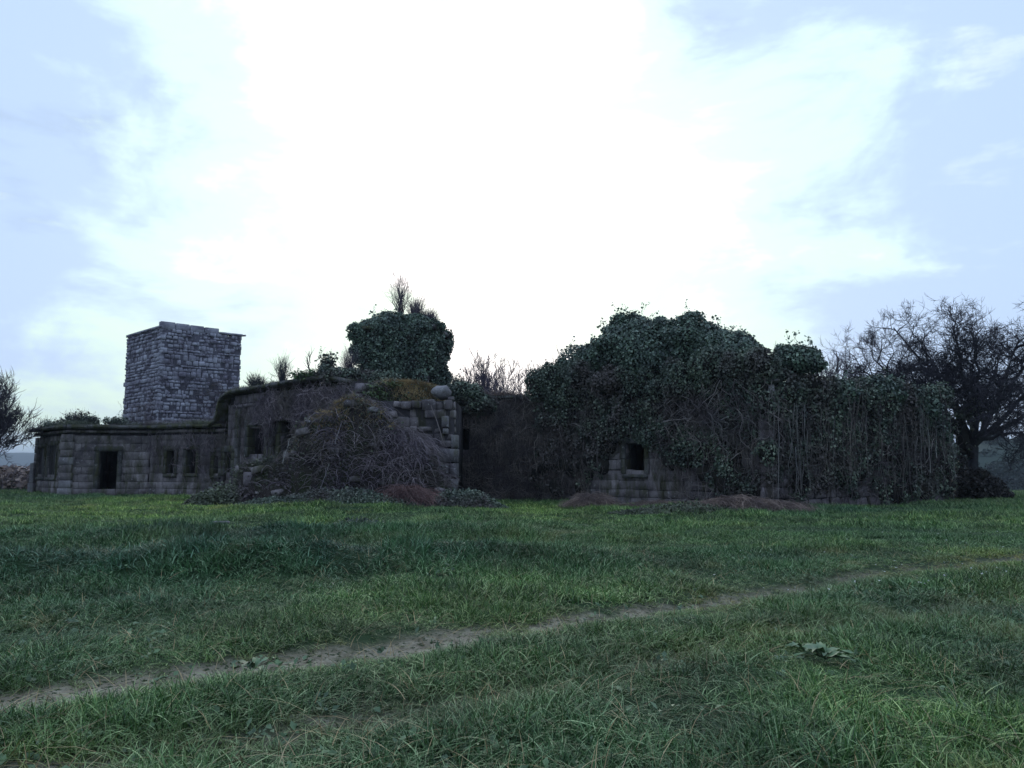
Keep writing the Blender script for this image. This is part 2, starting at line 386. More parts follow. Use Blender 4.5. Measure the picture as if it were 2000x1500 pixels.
# ------------------------------------------------------------------ stone blocks
def unit_block(seed, bev=0.09, jit=0.05):
    r = random.Random(seed); bm = bmesh.new(); bmesh.ops.create_cube(bm, size=1)
    for v in bm.verts: v.co += Vector([r.uniform(-jit, jit) for _ in range(3)])
    bmesh.ops.bevel(bm, geom=bm.edges[:], offset=bev, segments=1, affect='EDGES')
    for v in bm.verts: v.co += Vector([r.uniform(-jit, jit) * 0.35 for _ in range(3)])
    bmesh.ops.triangulate(bm, faces=bm.faces[:])
    V = np.array([v.co[:] for v in bm.verts]); Fc = np.array([[v.index for v in f.verts] for f in bm.faces]); bm.free()
    return V, Fc
ROUGH = [unit_block(i, 0.13, 0.09) for i in range(8)]
CUT = [unit_block(50 + i, 0.035, 0.022) for i in range(6)]
BOULD = []
for i in range(4):
    V0, F0 = ICO[2]; BOULD.append((V0 * 0.5 * (0.55 + 0.95 * fbm(V0 * 1.7 + i * 7, i, 2)[:, None]), F0))
_cache = {}
def block_mesh(kind, i, mat):
    k = (kind, i, mat.name)
    if k not in _cache:
        V, Fc = {'rough': ROUGH, 'cut': CUT, 'boulder': BOULD}[kind][i]
        _cache[k] = fmesh('stone', V, Fc, mat, kind == 'boulder')
    return _cache[k]
def put_blocks(blocks, parent, origin, name='stone', limit=300, restname='stonework', mat=None):
    """blocks: (centre, (l,d,h), rotz, tilt, kind, material)"""
    blocks = sorted(blocks, key=lambda q: -(q[1][0] * q[1][2]) / (q[0][0] ** 2 + q[0][1] ** 2))
    for (c, s, rz, tl, kind, mt) in blocks[:limit]:
        n = {'rough': 8, 'cut': 6, 'boulder': 4}[kind]
        o = link(name, block_mesh(kind, random.randrange(n), mt), parent, Vector(c) - Vector(origin))
        o.scale = s; o.rotation_euler = (tl[0], tl[1], rz)
    rest = blocks[limit:]
    if rest:
        parts = []
        for (c, s, rz, tl, kind, mt) in rest:
            V, Fc = {'rough': ROUGH, 'cut': CUT, 'boulder': BOULD}[kind][random.randrange(4)]
            mx = np.array(Matrix.Rotation(rz, 3, 'Z')); parts.append(((V * np.array(s)) @ mx.T + np.array(c) - np.array(origin), Fc))
        V, Fc = cat_(parts); o = link(restname, fmesh(restname, V, Fc, mat or rest[0][5]), parent); o['kind'] = 'stuff'
def boxes_mesh(bx):
    """bx: (p0, d, n_in, u0,u1, v0,v1 (inwards), z0,z1)"""
    V = []; Fc = []
    for (p0, d, ni, u0, u1, v0, v1, z0, z1) in bx:
        o = len(V)
        for z in (z0, z1):
            for (u, v) in ((u0, v0), (u1, v0), (u1, v1), (u0, v1)):
                q = np.array(p0) + np.array(d) * u + np.array(ni) * v; V.append((q[0], q[1], z))
        Fc += [[o, o + 1, o + 5, o + 4], [o + 1, o + 2, o + 6, o + 5], [o + 2, o + 3, o + 7, o + 6], [o + 3, o, o + 4, o + 7], [o + 4, o + 5, o + 6, o + 7], [o + 3, o + 2, o + 1, o]]
    return np.array(V), np.array(Fc)
def wall_frame(p0, p1):
    p0 = np.array(p0, float); p1 = np.array(p1, float); L = float(np.linalg.norm(p1 - p0)); d = (p1 - p0) / L
    return p0, d, np.array((-d[1], d[0])), L, math.atan2(d[1], d[0])
def core_boxes(p0, p1, z0, ztop, thick, opens, rec=0.05):
    p0, d, ni, L, rz = wall_frame(p0, p1)
    cuts = sorted({0.12, L - 0.12} | {float(o[0]) for o in opens} | {float(o[1]) for o in opens} | set(np.linspace(0, L, 9)[1:-1].tolist()))
    bx = []
    for a, b in zip(cuts[:-1], cuts[1:]):
        mid = (a + b) / 2; zt = min(ztop(a), ztop(b), ztop(mid)) if callable(ztop) else ztop
        zz = z0
        for o in sorted([o for o in opens if o[0] <= mid <= o[1]], key=lambda o: o[2]):
            if o[2] > zz: bx.append((p0, d, ni, a, b, rec, thick, zz, o[2]))
            zz = o[3]
        if zt > zz: bx.append((p0, d, ni, a, b, rec, thick, zz, zt))
    return bx
def wall_blocks(p0, p1, z0, ztop, opens, ch, ll, kind, mat, r, depth=0.35, out=0.0, gap=0.010, drop=0.0, jit=0.02, coursejit=0.0):
    p0, d, ni, L, rz = wall_frame(p0, p1); bl = []; z = z0
    zmax = max(ztop(u) for u in np.linspace(0, L, 20)) if callable(ztop) else ztop
    while z < zmax - 0.04:
        h = r.uniform(*ch); h = min(h, zmax - z); u = -r.uniform(0, ll[0] * 0.6)
        while u < L:
            l = r.uniform(*ll); a, b = max(u, 0), min(u + l, L); u += l
            segs = [(a, b)]
            for o in opens:
                if z + h * 0.5 > o[2] and z + h * 0.5 < o[3]:
                    ns = []
                    for (s, e) in segs:
                        if e <= o[0] or s >= o[1]: ns.append((s, e)); continue
                        if s < o[0]: ns.append((s, o[0]))
                        if e > o[1]: ns.append((o[1], e))
                    segs = ns
            for (s, e) in segs:
                if e - s < 0.1: continue
                mu = (s + e) / 2
                if callable(ztop) and z + h * 0.6 > ztop(mu): continue
                if r.random() < drop: continue
                pr = r.uniform(-jit, jit) + out
                hh = h * (1 + r.uniform(-coursejit, coursejit))
                c = p0 + d * mu + ni * (depth / 2 - pr)
                bl.append(((c[0], c[1], z + h / 2 + r.uniform(-coursejit, coursejit) * 0.25 * h), (e - s - gap, depth, hh - gap), rz, (0, r.uniform(-1, 1) * 0.06 * coursejit * 4), kind, mat))
        z += h
    return bl
def slab_poly(pts, z0, z1):
    n = len(pts); V = [(p[0], p[1], z0) for p in pts] + [(p[0], p[1], z1) for p in pts]
    return V, [list(range(n))[::-1], list(range(n, 2 * n))] + [[i, (i + 1) % n, n + (i + 1) % n, n + i] for i in range(n)]
def pymesh(name, V, Fc, mat, parent, L):
    me = bpy.data.meshes.new(name); me.from_pydata([tuple(np.array(v) - np.array(L)) for v in V], [], Fc); me.materials.append(mat)
    return link(name, me, parent)
def cornice(path, w, h, proj, mat, parent, L, name='cornice_stone', piece=0.9, r=random):
    """overhanging cut stones along a 3D path (x,y,z)"""
    bl = []
    for a, b in zip(path[:-1], path[1:]):
        a = np.array(a); b = np.array(b); ln = np.linalg.norm(b - a); n = max(1, round(ln / piece)); d = (b - a) / ln
        rz = math.atan2(d[1], d[0]); pitch = math.asin(d[2]); ni = np.array((-math.sin(rz), math.cos(rz), 0))
        for i in range(n):
            c = a + (b - a) * (i + 0.5) / n + ni * (w / 2 - proj) + np.array((0, 0, r.uniform(-0.012, 0.012)))
            bl.append((tuple(c), (ln / n * r.uniform(0.97, 1.03), w + r.uniform(-.05, .05), h * r.uniform(0.9, 1.1)), rz, (0, -pitch), 'cut', mat))
    put_blocks(bl, parent, L, name)

# ------------------------------------------------------------------ the square tower
T0 = at(302, 900, 52.0); TL = at(234, 900, 56.2); TR = at(464, 900, 55.6)
tw = empty('stone_tower', (float(T0[0]), 52.0, 0), 'square roofless tower of rough purple-grey stone rising behind the low wing', 'tower')
L = np.array((float(T0[0]), 52.0, 0.0)); ztw = 11.05
TB = TL[:2] + TR[:2] - T0[:2]
bx = []
for (a, b_) in ((TL, T0), (T0, TR)): bx += core_boxes(a[:2], b_[:2], -0.2, ztw - 0.1, 0.9, [])
bx += core_boxes(TR[:2], TB, -0.2, ztw - 0.3, 0.9, []) + core_boxes(TB, TL[:2], -0.2, ztw - 0.3, 0.9, [])
V, Fc = boxes_mesh(bx); twall = link('wall', fmesh('wall', V - L, Fc, M['tower_mortar']), tw)
rr = random.Random(3); bl = []
bl += wall_blocks(TL[:2], T0[:2], 2.2, ztw, [], (0.18, 0.38), (0.22, 0.62), 'rough', M['tower'], rr, jit=0.06, gap=0.04, drop=0.02, coursejit=0.18)
bl += wall_blocks(T0[:2], TR[:2], 2.2, ztw, [], (0.17, 0.36), (0.18, 0.5), 'rough', M['tower'], rr, jit=0.07, gap=0.03, drop=0.006, coursejit=0.3)
put_blocks(bl, twall, L, 'stone', 300, 'stonework', M['tower'])
# parapet: long slabs standing on the near corner, thin coping to the sides
pb = []
p0, d, ni, ln, rz = wall_frame(T0[:2], TR[:2])
for k, (u0, u1, zz, hh) in enumerate(((-0.05, 0.95, ztw + 0.2, 0.5), (0.98, 1.9, ztw + 0.19, 0.48), (1.94, 2.9, ztw + 0.18, 0.46), (2.93, 3.95, ztw + 0.16, 0.42))):
    c = p0 + d * (u0 + u1) / 2 + ni * 0.25; pb.append(((c[0], c[1], zz), (u1 - u0 - .02, 0.45, hh), rz, (0, 0), 'cut', M['tower']))
for (u0, u1) in ((3.97, 4.8), (4.82, ln + 0.05)):
    c = p0 + d * (u0 + u1) / 2 + ni * 0.3; pb.append(((c[0], c[1], ztw + 0.07), (u1 - u0 - .02, 0.66, 0.16), rz, (0, 0), 'cut', M['tower']))
c = p0 + d * (ln + 0.12) + ni * 0.3; pb.append(((c[0], c[1], ztw + 0.09), (0.5, 0.14, 0.12), rz, (0, -0.15), 'cut', M['tower']))
p0, d, ni, ln2, rz = wall_frame(TL[:2], T0[:2])
for k in range(6):
    u0 = ln2 / 6 * k; c = p0 + d * (u0 + ln2 / 12) + ni * 0.3; pb.append(((c[0], c[1], ztw + 0.08), (ln2 / 6 - .02, 0.7, 0.18), rz, (0, 0), 'cut', M['tower']))
put_blocks(pb, tw, L, 'coping_stone')

# ------------------------------------------------------------------ low left wing
A0 = at(70, 940, 46.0); A1 = at(130, 940, 41.4); A2 = at(290, 940, 42.2); A3 = at(436, 940, 40.0)
HW = 3.55
L = np.array((float(A1[0]), float(A1[1]), 0.0))
wg = empty('stone_wing', tuple(L), 'low overgrown stone wing with a black doorway on the far left of the ruin', 'building')
def uof(p, q, px, Yg):
    """distance along wall p->q where the picture column px falls"""
    p = np.array(p[:2]); q = np.array(q[:2]); d = q - p; k = (px - CX) / F / ct
    # x = k*y approximately
    t_ = (k * p[1] - p[0]) / (d[0] - k * d[1]); return float(t_ * np.linalg.norm(d))
def zof(py, Y): return float(at(CX, py, Y)[2])
op1 = [(uof(A0, A1, 83, 0), uof(A0, A1, 96, 0), 0.95, 2.65), (uof(A0, A1, 104, 0), uof(A0, A1, 119, 0), 0.95, 2.75)]
op2 = [(uof(A1, A2, 202, 0), uof(A1, A2, 238, 0), 0.35, zof(881, 41.8))]
op3 = [(uof(A2, A3, x0, 0), uof(A2, A3, x1, 0), z0, z1) for x0, x1, z0, z1 in ((333, 348, 1.15, 2.42), (371, 390, 1.18, 2.45), (424, 434, 1.1, 2.3))]
rr = random.Random(8)
walls = []
for k, (a, b_, op) in enumerate(((A0, A1, op1), (A1, A2, op2), (A2, A3, op3))):
    V, Fc = boxes_mesh(core_boxes(a[:2], b_[:2], -0.2, HW - 0.05, 0.75, op if k else [], 0.05))
    w = link('wall', fmesh('wall', V - L, Fc, M['mortar']), wg)
    bl = wall_blocks(a[:2], b_[:2], 0.0, 0.75, [o for o in op if k], (0.36, 0.39), (0.7, 1.3), 'cut', M['wing'], rr, out=0.06, jit=0.015)
    bl += wall_blocks(a[:2], b_[:2], 0.75, HW - 0.28, op, (0.36, 0.48), (0.5, 1.15), 'cut', M['wing'], rr, jit=0.025)
    put_blocks(bl, w, L, 'stone')
    # lintels, jambs and sills
    p0, d, ni, ln, rz = wall_frame(a[:2], b_[:2]); tr = []
    for (u0, u1, z0, z1) in op:
        c = p0 + d * (u0 + u1) / 2 + ni * 0.12
        tr.append(((c[0], c[1], z1 + 0.13), (u1 - u0 + 0.5, 0.4, 0.26), rz, (0, 0), 'cut', M['ledge']))
        if z0 > 0.6: tr.append(((c[0], c[1], z0 - 0.08), (u1 - u0 + 0.36, 0.42, 0.16), rz, (0, 0), 'cut', M['ledge']))
        for s, uu in ((-1, u0), (1, u1)):
            nj = 3
            for j in range(nj):
                c = p0 + d * (uu + s * 0.11) + ni * 0.13; hh = (z1 - z0) / nj
                tr.append(((c[0], c[1], z0 + hh * (j + 0.5)), (0.24, 0.38, hh - 0.015), rz, (0, 0), 'cut', M['ledge']))
    put_blocks(tr, w, L, 'frame_stone')
# corner pilaster
pb = []
for j in range(8):
    pb.append(((A1[0] - 0.05, A1[1] + 0.1, 0.22 + j * 0.41), (0.62 if j % 2 else 0.74, 0.5, 0.4), 0.1, (0, 0), 'cut', M['quoin' if j in (0, 1, 4) else 'wing']))
for j in range(7):
    pb.append(((A0[0] + 0.1, A0[1] + 0.1, 0.22 + j * 0.47), (0.5, 0.5, 0.45), -0.75, (0, 0), 'cut', M['wing']))
put_blocks(pb, wg, L, 'corner_stone')
# interior back wall and roof
bk = [A3[:2] + (0.6, 6.0), A0[:2] + (2.0, 4.5)]
V, Fc = boxes_mesh(core_boxes(A3[:2] + (0, 0.3), bk[0], -0.2, HW, 0.5, []) + core_boxes(bk[0], bk[1], -0.2, HW, 0.5, []) + core_boxes(bk[1], A0[:2], -0.2, HW, 0.5, []))
link('back_wall', fmesh('back_wall', V - L, Fc, M['mortar']), wg)
V, Fc = slab_poly([A0[:2] + (.1, .1), A1[:2] + (0.05, .1), A2[:2] + (0, .1), A3[:2] + (0, .1), bk[0], bk[1]], HW - 0.05, HW + 0.12)
pymesh('roof', V, Fc, M['earth'], wg, L)
cp = [(A0[0] - .1, A0[1] - .1, HW - 0.1), (A1[0], A1[1] - .05, HW - 0.1), (A2[0], A2[1], HW - 0.1), (A3[0], A3[1], HW - 0.1)]
cornice(cp, 0.6, 0.16, 0.16, M['wing'], wg, L, 'string_stone', 1.1, rr)
cornice([(x, y, z + 0.24) for x, y, z in cp], 0.9, 0.2, 0.42, M['ledge'], wg, L, 'cornice_stone', 0.95, rr)

# ------------------------------------------------------------------ taller middle house
B0 = at(440, 940, 39.8); B1 = at(700, 940, 33.0); HB = 5.25
L = np.array((float(B0[0]), float(B0[1]), 0.0))
hs = empty('stone_house', tuple(L), 'taller stone house with a swept cornice and two dark window openings', 'building')
opB = [(uof(B0, B1, x0, 0), uof(B0, B1, x1, 0), z0, z1) for x0, x1, z0, z1 in ((447, 460, 1.1, 2.3), (492, 523, 2.05, 3.55), (552, 582, 2.0, 3.7))]
V, Fc = boxes_mesh(core_boxes(B0[:2], B1[:2], -0.2, HB - 0.05, 0.8, opB))
hw = link('wall', fmesh('wall', V - L, Fc, M['mortar']), hs)
bl = wall_blocks(B0[:2], B1[:2], 0.0, HB - 0.5, opB, (0.38, 0.5), (0.5, 1.1), 'cut', M['hall'], rr, jit=0.02)
put_blocks(bl, hw, L, 'stone')
p0, d, ni, ln, rz = wall_frame(B0[:2], B1[:2]); tr = []
for (u0, u1, z0, z1) in opB:
    c = p0 + d * (u0 + u1) / 2 + ni * 0.1
    tr.append(((c[0], c[1], z1 + 0.17), (u1 - u0 + 0.7, 0.46, 0.34), rz, (0, 0), 'cut', M['ledge']))
    for s, uu in ((-1, u0), (1, u1)):
        for j in range(3):
            c = p0 + d * (uu + s * 0.15) + ni * 0.1; hh = (z1 - z0) / 3
            tr.append(((c[0], c[1], z0 + hh * (j + 0.5)), (0.32, 0.44, hh - 0.02), rz, (0, 0), 'cut', M['ledge']))
for uu in (uof(B0, B1, 470, 0), uof(B0, B1, 537, 0)):
    for j in range(9):
        c = p0 + d * uu + ni * 0.08; tr.append(((c[0], c[1], 0.25 + j * 0.5), (0.42, 0.42, 0.48), rz, (0, 0), 'cut', M['ledge']))
put_blocks(tr, hw, L, 'frame_stone')
bk = [B1[:2] + (0.5, 8), B0[:2] + (-0.3, 6.0)]
V, Fc = boxes_mesh(core_boxes(B1[:2], bk[0], -0.2, HB, 0.5, []) + core_boxes(bk[0], bk[1], -0.2, HB, 0.5, []) + core_boxes(bk[1], B0[:2], -0.2, HB, 0.5, []))
link('back_wall', fmesh('back_wall', V - L, Fc, M['mortar']), hs)
V, Fc = slab_poly([B0[:2] + (.1, .1), B1[:2] + (0, .1), bk[0], bk[1]], HB - 0.05, HB + 0.12)
pymesh('roof', V, Fc, M['earth'], hs, L)
cp = [at(418, 832, 40.2) + (0, 0, .02), at(430, 822, 40.0), at(436, 803, 39.9), at(440, 786, 39.8), at(447, 774, 39.6), at(462, 766, 39.2), at(500, 760, 38.0), at(560, 750, 36.4), at(620, 741, 35.0), at(660, 740, 34.2), at(690, 748, 33.6)]
cp = [tuple(p) for p in cp]
cornice(cp, 0.9, 0.2, 0.4, M['ledge'], hs, L, 'cornice_stone', 0.9, rr)
cornice([(B0[0] + .5, B0[1] - .4, HB - 0.62), (B1[0], B1[1], HB - 0.62)], 0.5, 0.16, 0.14, M['hall'], hs, L, 'string_stone', 1.2, rr)
cornice([(B0[0] + .5, B0[1] - .4, HB - 0.28), (B1[0], B1[1], HB - 0.28)], 0.5, 0.42, 0.04, M['hall'], hs, L, 'frieze_stone', 1.2, rr)

# ------------------------------------------------------------------ back wall with cornice between the heap and the ivy house
D0 = at(860, 940, 37.2); D1 = at(1090, 940, 36.4); HD = 4.75
L = np.array((float(D0[0]), float(D0[1]), 0.0))
bw = empty('courtyard_wall', tuple(L), 'high stone wall hung with dead creeper beside the pale quoins, with dark openings', 'wall')
opD = [(uof(D0, D1, 893, 0), uof(D0, D1, 917, 0), 2.2, 3.35), (uof(D0, D1, 905, 0), uof(D0, D1, 948, 0), -0.2, 1.75)]
V, Fc = boxes_mesh(core_boxes(D0[:2], D1[:2], -0.2, HD, 0.8, opD))
w = link('wall', fmesh('wall', V - L, Fc, M['mortar']), bw)
put_blocks(wall_blocks(D0[:2], D1[:2], 0, HD, opD, (0.3, 0.45), (0.4, 0.9), 'rough', M['hall'], rr, jit=0.03), w, L, 'stone')
cornice([(D0[0], D0[1], HD + 0.1), (D1[0], D1[1], HD + 0.1)], 0.9, 0.2, 0.3, M['ledge'], bw, L, 'cornice_stone', 1.0, rr)
V, Fc = boxes_mesh([(D0[:2], np.array((1., 0)), np.array((0, 1.)), 0, 6, 4, 4.4, -0.2, HD), (D0[:2], np.array((1., 0)), np.array((0, 1.)), -0.3, 0.0, 0, 4.4, -0.2, HD)])
link('back_wall', fmesh('back_wall', V - L, Fc, M['mortar']), bw)
V, Fc = slab_poly([D0[:2] + (0, .3), D1[:2] + (0, .3), D1[:2] + (0, 4.3), D0[:2] + (0, 4.3)], HD - 0.1, HD + 0.02)
pymesh('roof', V, Fc, M['earth'], bw, L)

# ------------------------------------------------------------------ ivy turret
G1 = at(830, 940, 38.0)[:2]; G0 = at(700, 940, 38.8)[:2]; G2 = at(864, 940, 41.4)[:2]; HG = 8.45
L = np.array((G1[0], G1[1], 0.0)); GB = G0 + G2 - G1
tg = empty('square_turret', tuple(L), 'square stone turret with a projecting slab rim under thick ivy', 'turret')
V, Fc = boxes_mesh(core_boxes(G0, G1, 3.0, HG, 0.7, []) + core_boxes(G1, G2, 3.0, HG, 0.7, []) + core_boxes(G2, GB, 3.0, HG, 0.7, []) + core_boxes(GB, G0, 3.0, HG, 0.7, []))
w = link('wall', fmesh('wall', V - L, Fc, M['mortar']), tg)
put_blocks(wall_blocks(G0, G1, 4.5, HG, [], (0.3, 0.45), (0.45, 0.9), 'rough', M['hall'], rr) + wall_blocks(G1, G2, 4.5, HG, [], (0.3, 0.45), (0.45, 0.9), 'rough', M['hall'], rr), w, L, 'stone')
cornice([(G0[0] - .15, G0[1], HG + .12), (G1[0], G1[1], HG + .12)], 0.9, 0.22, 0.25, M['ledge'], tg, L, 'cornice_stone', 0.9, rr)
cornice([(G1[0], G1[1], HG + .12), (G2[0] + .05, G2[1] + .2, HG + .12)], 1.0, 0.22, 0.38, M['ledge'], tg, L, 'cornice_stone', 0.9, rr)
V, Fc = slab_poly([G0, G1, G2, GB], HG - 0.05, HG + 0.15); pymesh('roof', V, Fc, M['earth'], tg, L)

# ------------------------------------------------------------------ ruined heap and its rubble wall
FX = [(px, z) for px, z in ((440, 0), (458, 0.15), (470, 1.35), (500, 1.55), (562, 1.7), (580, 2.2), (600, 2.85), (630, 3.4), (690, 3.7), (725, 3.5), (755, 3.0), (800, 2.3), (850, 1.5), (880, 0.5), (905, 0.2), (925, 0))]
fx = np.array([ax(p, 31.0) for p, _ in FX]); fz = np.array([z for _, z in FX])
GXp = [(660, 0), (685, 3.9), (705, 4.75), (745, 5.05), (800, 5.0), (850, 4.9), (868, 4.6), (880, 0)]
gx_ = np.array([ax(p, 33.4) for p, _ in GXp]); gz_ = np.array([z for _, z in GXp])
def heap(x, y):
    n = fb2(x, y, 0.8, 51) - 0.5; n2 = fb2(x, y, 0.3, 52) - 0.5
    yy = y + 0.8 * n
    f = np.interp(x + 0.3 * n, fx, fz) * (1 + 0.5 * n2) * ss(yy, 29.9, 30.5) ** 0.55
    g = np.interp(x, gx_, gz_) * ss(yy, 32.2, 33.3) ** 0.6
    h = np.maximum(f, g); return h * (1 + 0.16 * n) + 0.22 * n2 * ss(h, 0.2, 0.8)
hx = np.arange(-14.2, -1.9, 0.1); hy = np.arange(29.0, 37.0, 0.1)
HX, HY = np.meshgrid(hx, hy); HZ = heap(HX, HY) - 0.05 + gz(HX, HY)
HZ = np.where(HX > -2.6, np.minimum(HZ, gz(HX, HY) + 0.9), HZ)
i_ = np.arange(HX.size).reshape(HX.shape); Fh = np.stack([i_[:-1, :-1], i_[:-1, 1:], i_[1:, 1:], i_[1:, :-1]], -1).reshape(-1, 4)
L = np.array((-6.5, 29.5, 0.0))
hp = empty('rubble_bank', tuple(L), 'collapsed wall turned into a bramble covered bank with pale quoins at its right end', 'ruin')
link('earth_fill', fmesh('earth_fill', np.stack([HX, HY, HZ], -1).reshape(-1, 3) - L, Fh, M['earth'], True), hp)
bl = []
# quoins at the right end (measured from the photograph)
YQ = 31.6
for (x0, x1, y0, y1) in ((857, 893, 935, 958), (850, 877, 905, 934), (878, 893, 904, 933), (856, 894, 876, 903), (880, 895, 849, 875), (862, 876, 812, 835), (864, 875, 836, 848)):
    a = at(x0, y1, YQ); b_ = at(x1, y0, YQ)
    bl.append((((a[0] + b_[0]) / 2, YQ + 0.4, (a[2] + b_[2]) / 2), (b_[0] - a[0] - .015, 0.8, b_[2] - a[2] - .03), rr.uniform(-.05, .05), (0, rr.uniform(-.03, .03)), 'cut', M['quoin']))
for (x0, x1, y0, y1) in ((476, 522, 922, 950), (470, 500, 952, 985), (502, 540, 952, 986), (541, 575, 960, 984)):
    a = at(x0, y1, 30.4); b_ = at(x1, y0, 30.4)
    bl.append((((a[0] + b_[0]) / 2, 30.7, (a[2] + b_[2]) / 2), (b_[0] - a[0], 0.8, b_[2] - a[2]), rr.uniform(-.1, .1), (0, 0), 'cut', M['hall']))
put_blocks(bl, hp, L, 'quoin')
bl = wall_blocks(np.array((-5.6, 31.9)), np.array((-2.35, 31.9)), 0.2, lambda u: 4.3 - 0.25 * abs(math.sin(u * 5)) + 0.25 * min(1, u / 2.6), [], (0.2, 0.38), (0.25, 0.6), 'rough', M['wing'], rr, jit=0.12, drop=0.12, coursejit=0.3)
V, Fc = boxes_mesh([(np.array((-6.2, 32.0)), np.array((1., 0)), np.array((0, 1.)), 0, 3.8, 0, 0.9, -0.1, 4.3), (np.array((-3.2, 32.9)), np.array((1., 0)), np.array((0, 1.)), 0, 0.85, 0, 4.3, -0.1, 4.3)])
link('wall', fmesh('wall', V - L, Fc, M['mortar']), hp)
for k in range(160):
    x = rr.uniform(-11, -2.4); y = rr.uniform(29.7, 33.2); z = float(heap(np.array(x), np.array(y)) + gz(x, y))
    if z < 0.25: continue
    s = rr.uniform(0.12, 0.4); bl.append(((x, y - 0.05, z - 0.05), (s * 1.4, s, s * 0.7), rr.uniform(0, 3), (rr.uniform(-.3, .3), rr.uniform(-.3, .3)), 'rough', M['wing' if rr.random() < .93 else 'quoin']))
put_blocks(bl, hp, L, 'stone')
tag(link('boulder', block_mesh('boulder', 1, M['quoin']), None, tuple(at(861, 765, 32.3))), 'pale round boulder balanced on top of the bank above the quoins', 'boulder').scale = (0.78, 0.7, 0.56)

# ------------------------------------------------------------------ the ivy house on the right
E0 = at(1058, 940, 36.0); E1 = at(1500, 940, 28.2); E2 = at(1845, 940, 33.4); HE = 5.3
L = np.array((float(E1[0]), float(E1[1]), 0.0))
ih = empty('ivy_house', tuple(L), 'large ruined stone house buried in ivy with one small square window', 'building')
opE = [(uof(E0, E1, 1220, 0), uof(E0, E1, 1257, 0), zof(925, 33.0), zof(868, 33.0)), (uof(E0, E1, 1100, 0), uof(E0, E1, 1110, 0), 0.75, 1.05)]
V, Fc = boxes_mesh(core_boxes(E0[:2], E1[:2], -0.2, HE - .3, 0.8, opE))
w = link('wall', fmesh('wall', V - L, Fc, M['mortar']), ih)
put_blocks(wall_blocks(E0[:2], E1[:2], 0, HE - .4, opE, (0.25, 0.5), (0.35, 1.1), 'cut', M['wing'], rr, jit=0.02, gap=0.006, coursejit=0.08), w, L, 'stone')
p0, d, ni, ln, rz = wall_frame(E0[:2], E1[:2]); (u0, u1, z0, z1) = opE[0]; tr = []
c = p0 + d * (u0 + u1) / 2 + ni * 0.1
tr.append(((c[0], c[1], z1 + 0.14), (u1 - u0 + 0.4, 0.40, 0.22), rz, (0, 0), 'cut', M['ledge']))
tr.append(((c[0], c[1], z0 - 0.1), (u1 - u0 + 0.3, 0.42, 0.16), rz, (0, 0), 'cut', M['ledge']))
for s, uu in ((-1, u0), (1, u1)):
    for j in range(2):
        c = p0 + d * (uu + s * 0.11) + ni * 0.13; hh = (z1 - z0) / 2
        tr.append(((c[0], c[1], z0 + hh * (j + .5)), (0.22, 0.42, hh - .02), rz, (0, 0), 'cut', M['ledge']))
put_blocks(tr, w, L, 'frame_stone')
V, Fc = boxes_mesh(core_boxes(E1[:2], E2[:2], -0.2, HE - 0.7, 0.8, []))
w2 = link('wall', fmesh('wall', V - L, Fc, M['mortar']), ih)
put_blocks(wall_blocks(E1[:2], E2[:2], 0, HE - .8, [], (0.3, 0.45), (0.4, 0.95), 'rough', M['hall'], rr, jit=0.03), w2, L, 'stone')
EB = [E2[:2] + (-4.5, 8.5), E0[:2] + (1.5, 6.5)]
V, Fc = boxes_mesh(core_boxes(E2[:2], EB[0], -0.2, HE - .8, 0.6, []) + core_boxes(EB[0], EB[1], -0.2, HE - .3, 0.6, [(9.2, 11.2, 1.9, 3.6)]) + core_boxes(EB[1], E0[:2], -0.2, HE - .3, 0.6, []))
link('back_wall', fmesh('back_wall', V - L, Fc, M['mortar']), ih)
V, Fc = slab_poly([E0[:2] + (.3, .3), E1[:2] + (0, .5), E2[:2] + (-.3, .3), EB[0], EB[1]], HE - 0.75, HE - 0.6); pymesh('roof', V, Fc, M['earth'], ih, L)
# exposed corner pier with its capital
pr = []
for j in range(11):
    pr.append(((E1[0] + 0.02, E1[1] + 0.25, 0.2 + j * 0.42), (0.62, 0.6, 0.41), 0.1, (0, 0), 'cut', M['hall'] if j < 8 else M['quoin']))
for (dz, s) in ((4.72, 0.85),):
    pr.append(((E1[0] + 0.05, E1[1] + 0.2, dz), (s, s * 0.9, 0.14), 0.1, (0, 0), 'cut', M['ledge']))
put_blocks(pr, ih, L, 'corner_stone')

# ------------------------------------------------------------------ ivy masses
nr = np.random.default_rng(5)
def ivy(name, loc, label, blobs, dens, size, mat, cat='ivy', seed=0, core=0.8, extra=(), group='ivy growing over the ruin', core_mat=None, cut=None, sub=2, **k):
    V = blob_leaves(blobs, dens, size, nr, seed, cut=cut, **k)
    return plant(name, loc, label, cat, [('foliage', V, mat, 'stuff'), ('branches', blob_core(blobs, core, sub, seed), core_mat or M['ivy_core'], 'stuff')] + list(extra), group)
def bp_(px, py, Y, rpx, rz=None, ry=None):
    """a blob given by its place in the picture, true size from its distance"""
    c = at(px, py, Y); r_ = rpx * Y / F
    return (c[0], c[1], c[2], r_, (ry if ry else r_), (rz * Y / F if rz else r_))
def wallblobs(p, q, z0, z1f, r, n, s=(0.35, 0.7), off=0.15, mask=None):
    p0, d, ni, ln, rz = wall_frame(p[:2], q[:2]); res = []; k = 0
    while len(res) < n and k < n * 20:
        k += 1; u = r.uniform(-0.1, ln + 0.1); zt = z1f(u) if callable(z1f) else z1f; z = r.uniform(z0, zt)
        if mask and not mask(u, z): continue
        sc = r.uniform(*s); c = p0 + d * u - ni * r.uniform(0.0, off)
        res.append((c[0], c[1], z, sc, sc * 0.62, sc * r.uniform(0.8, 1.3)))
    return res
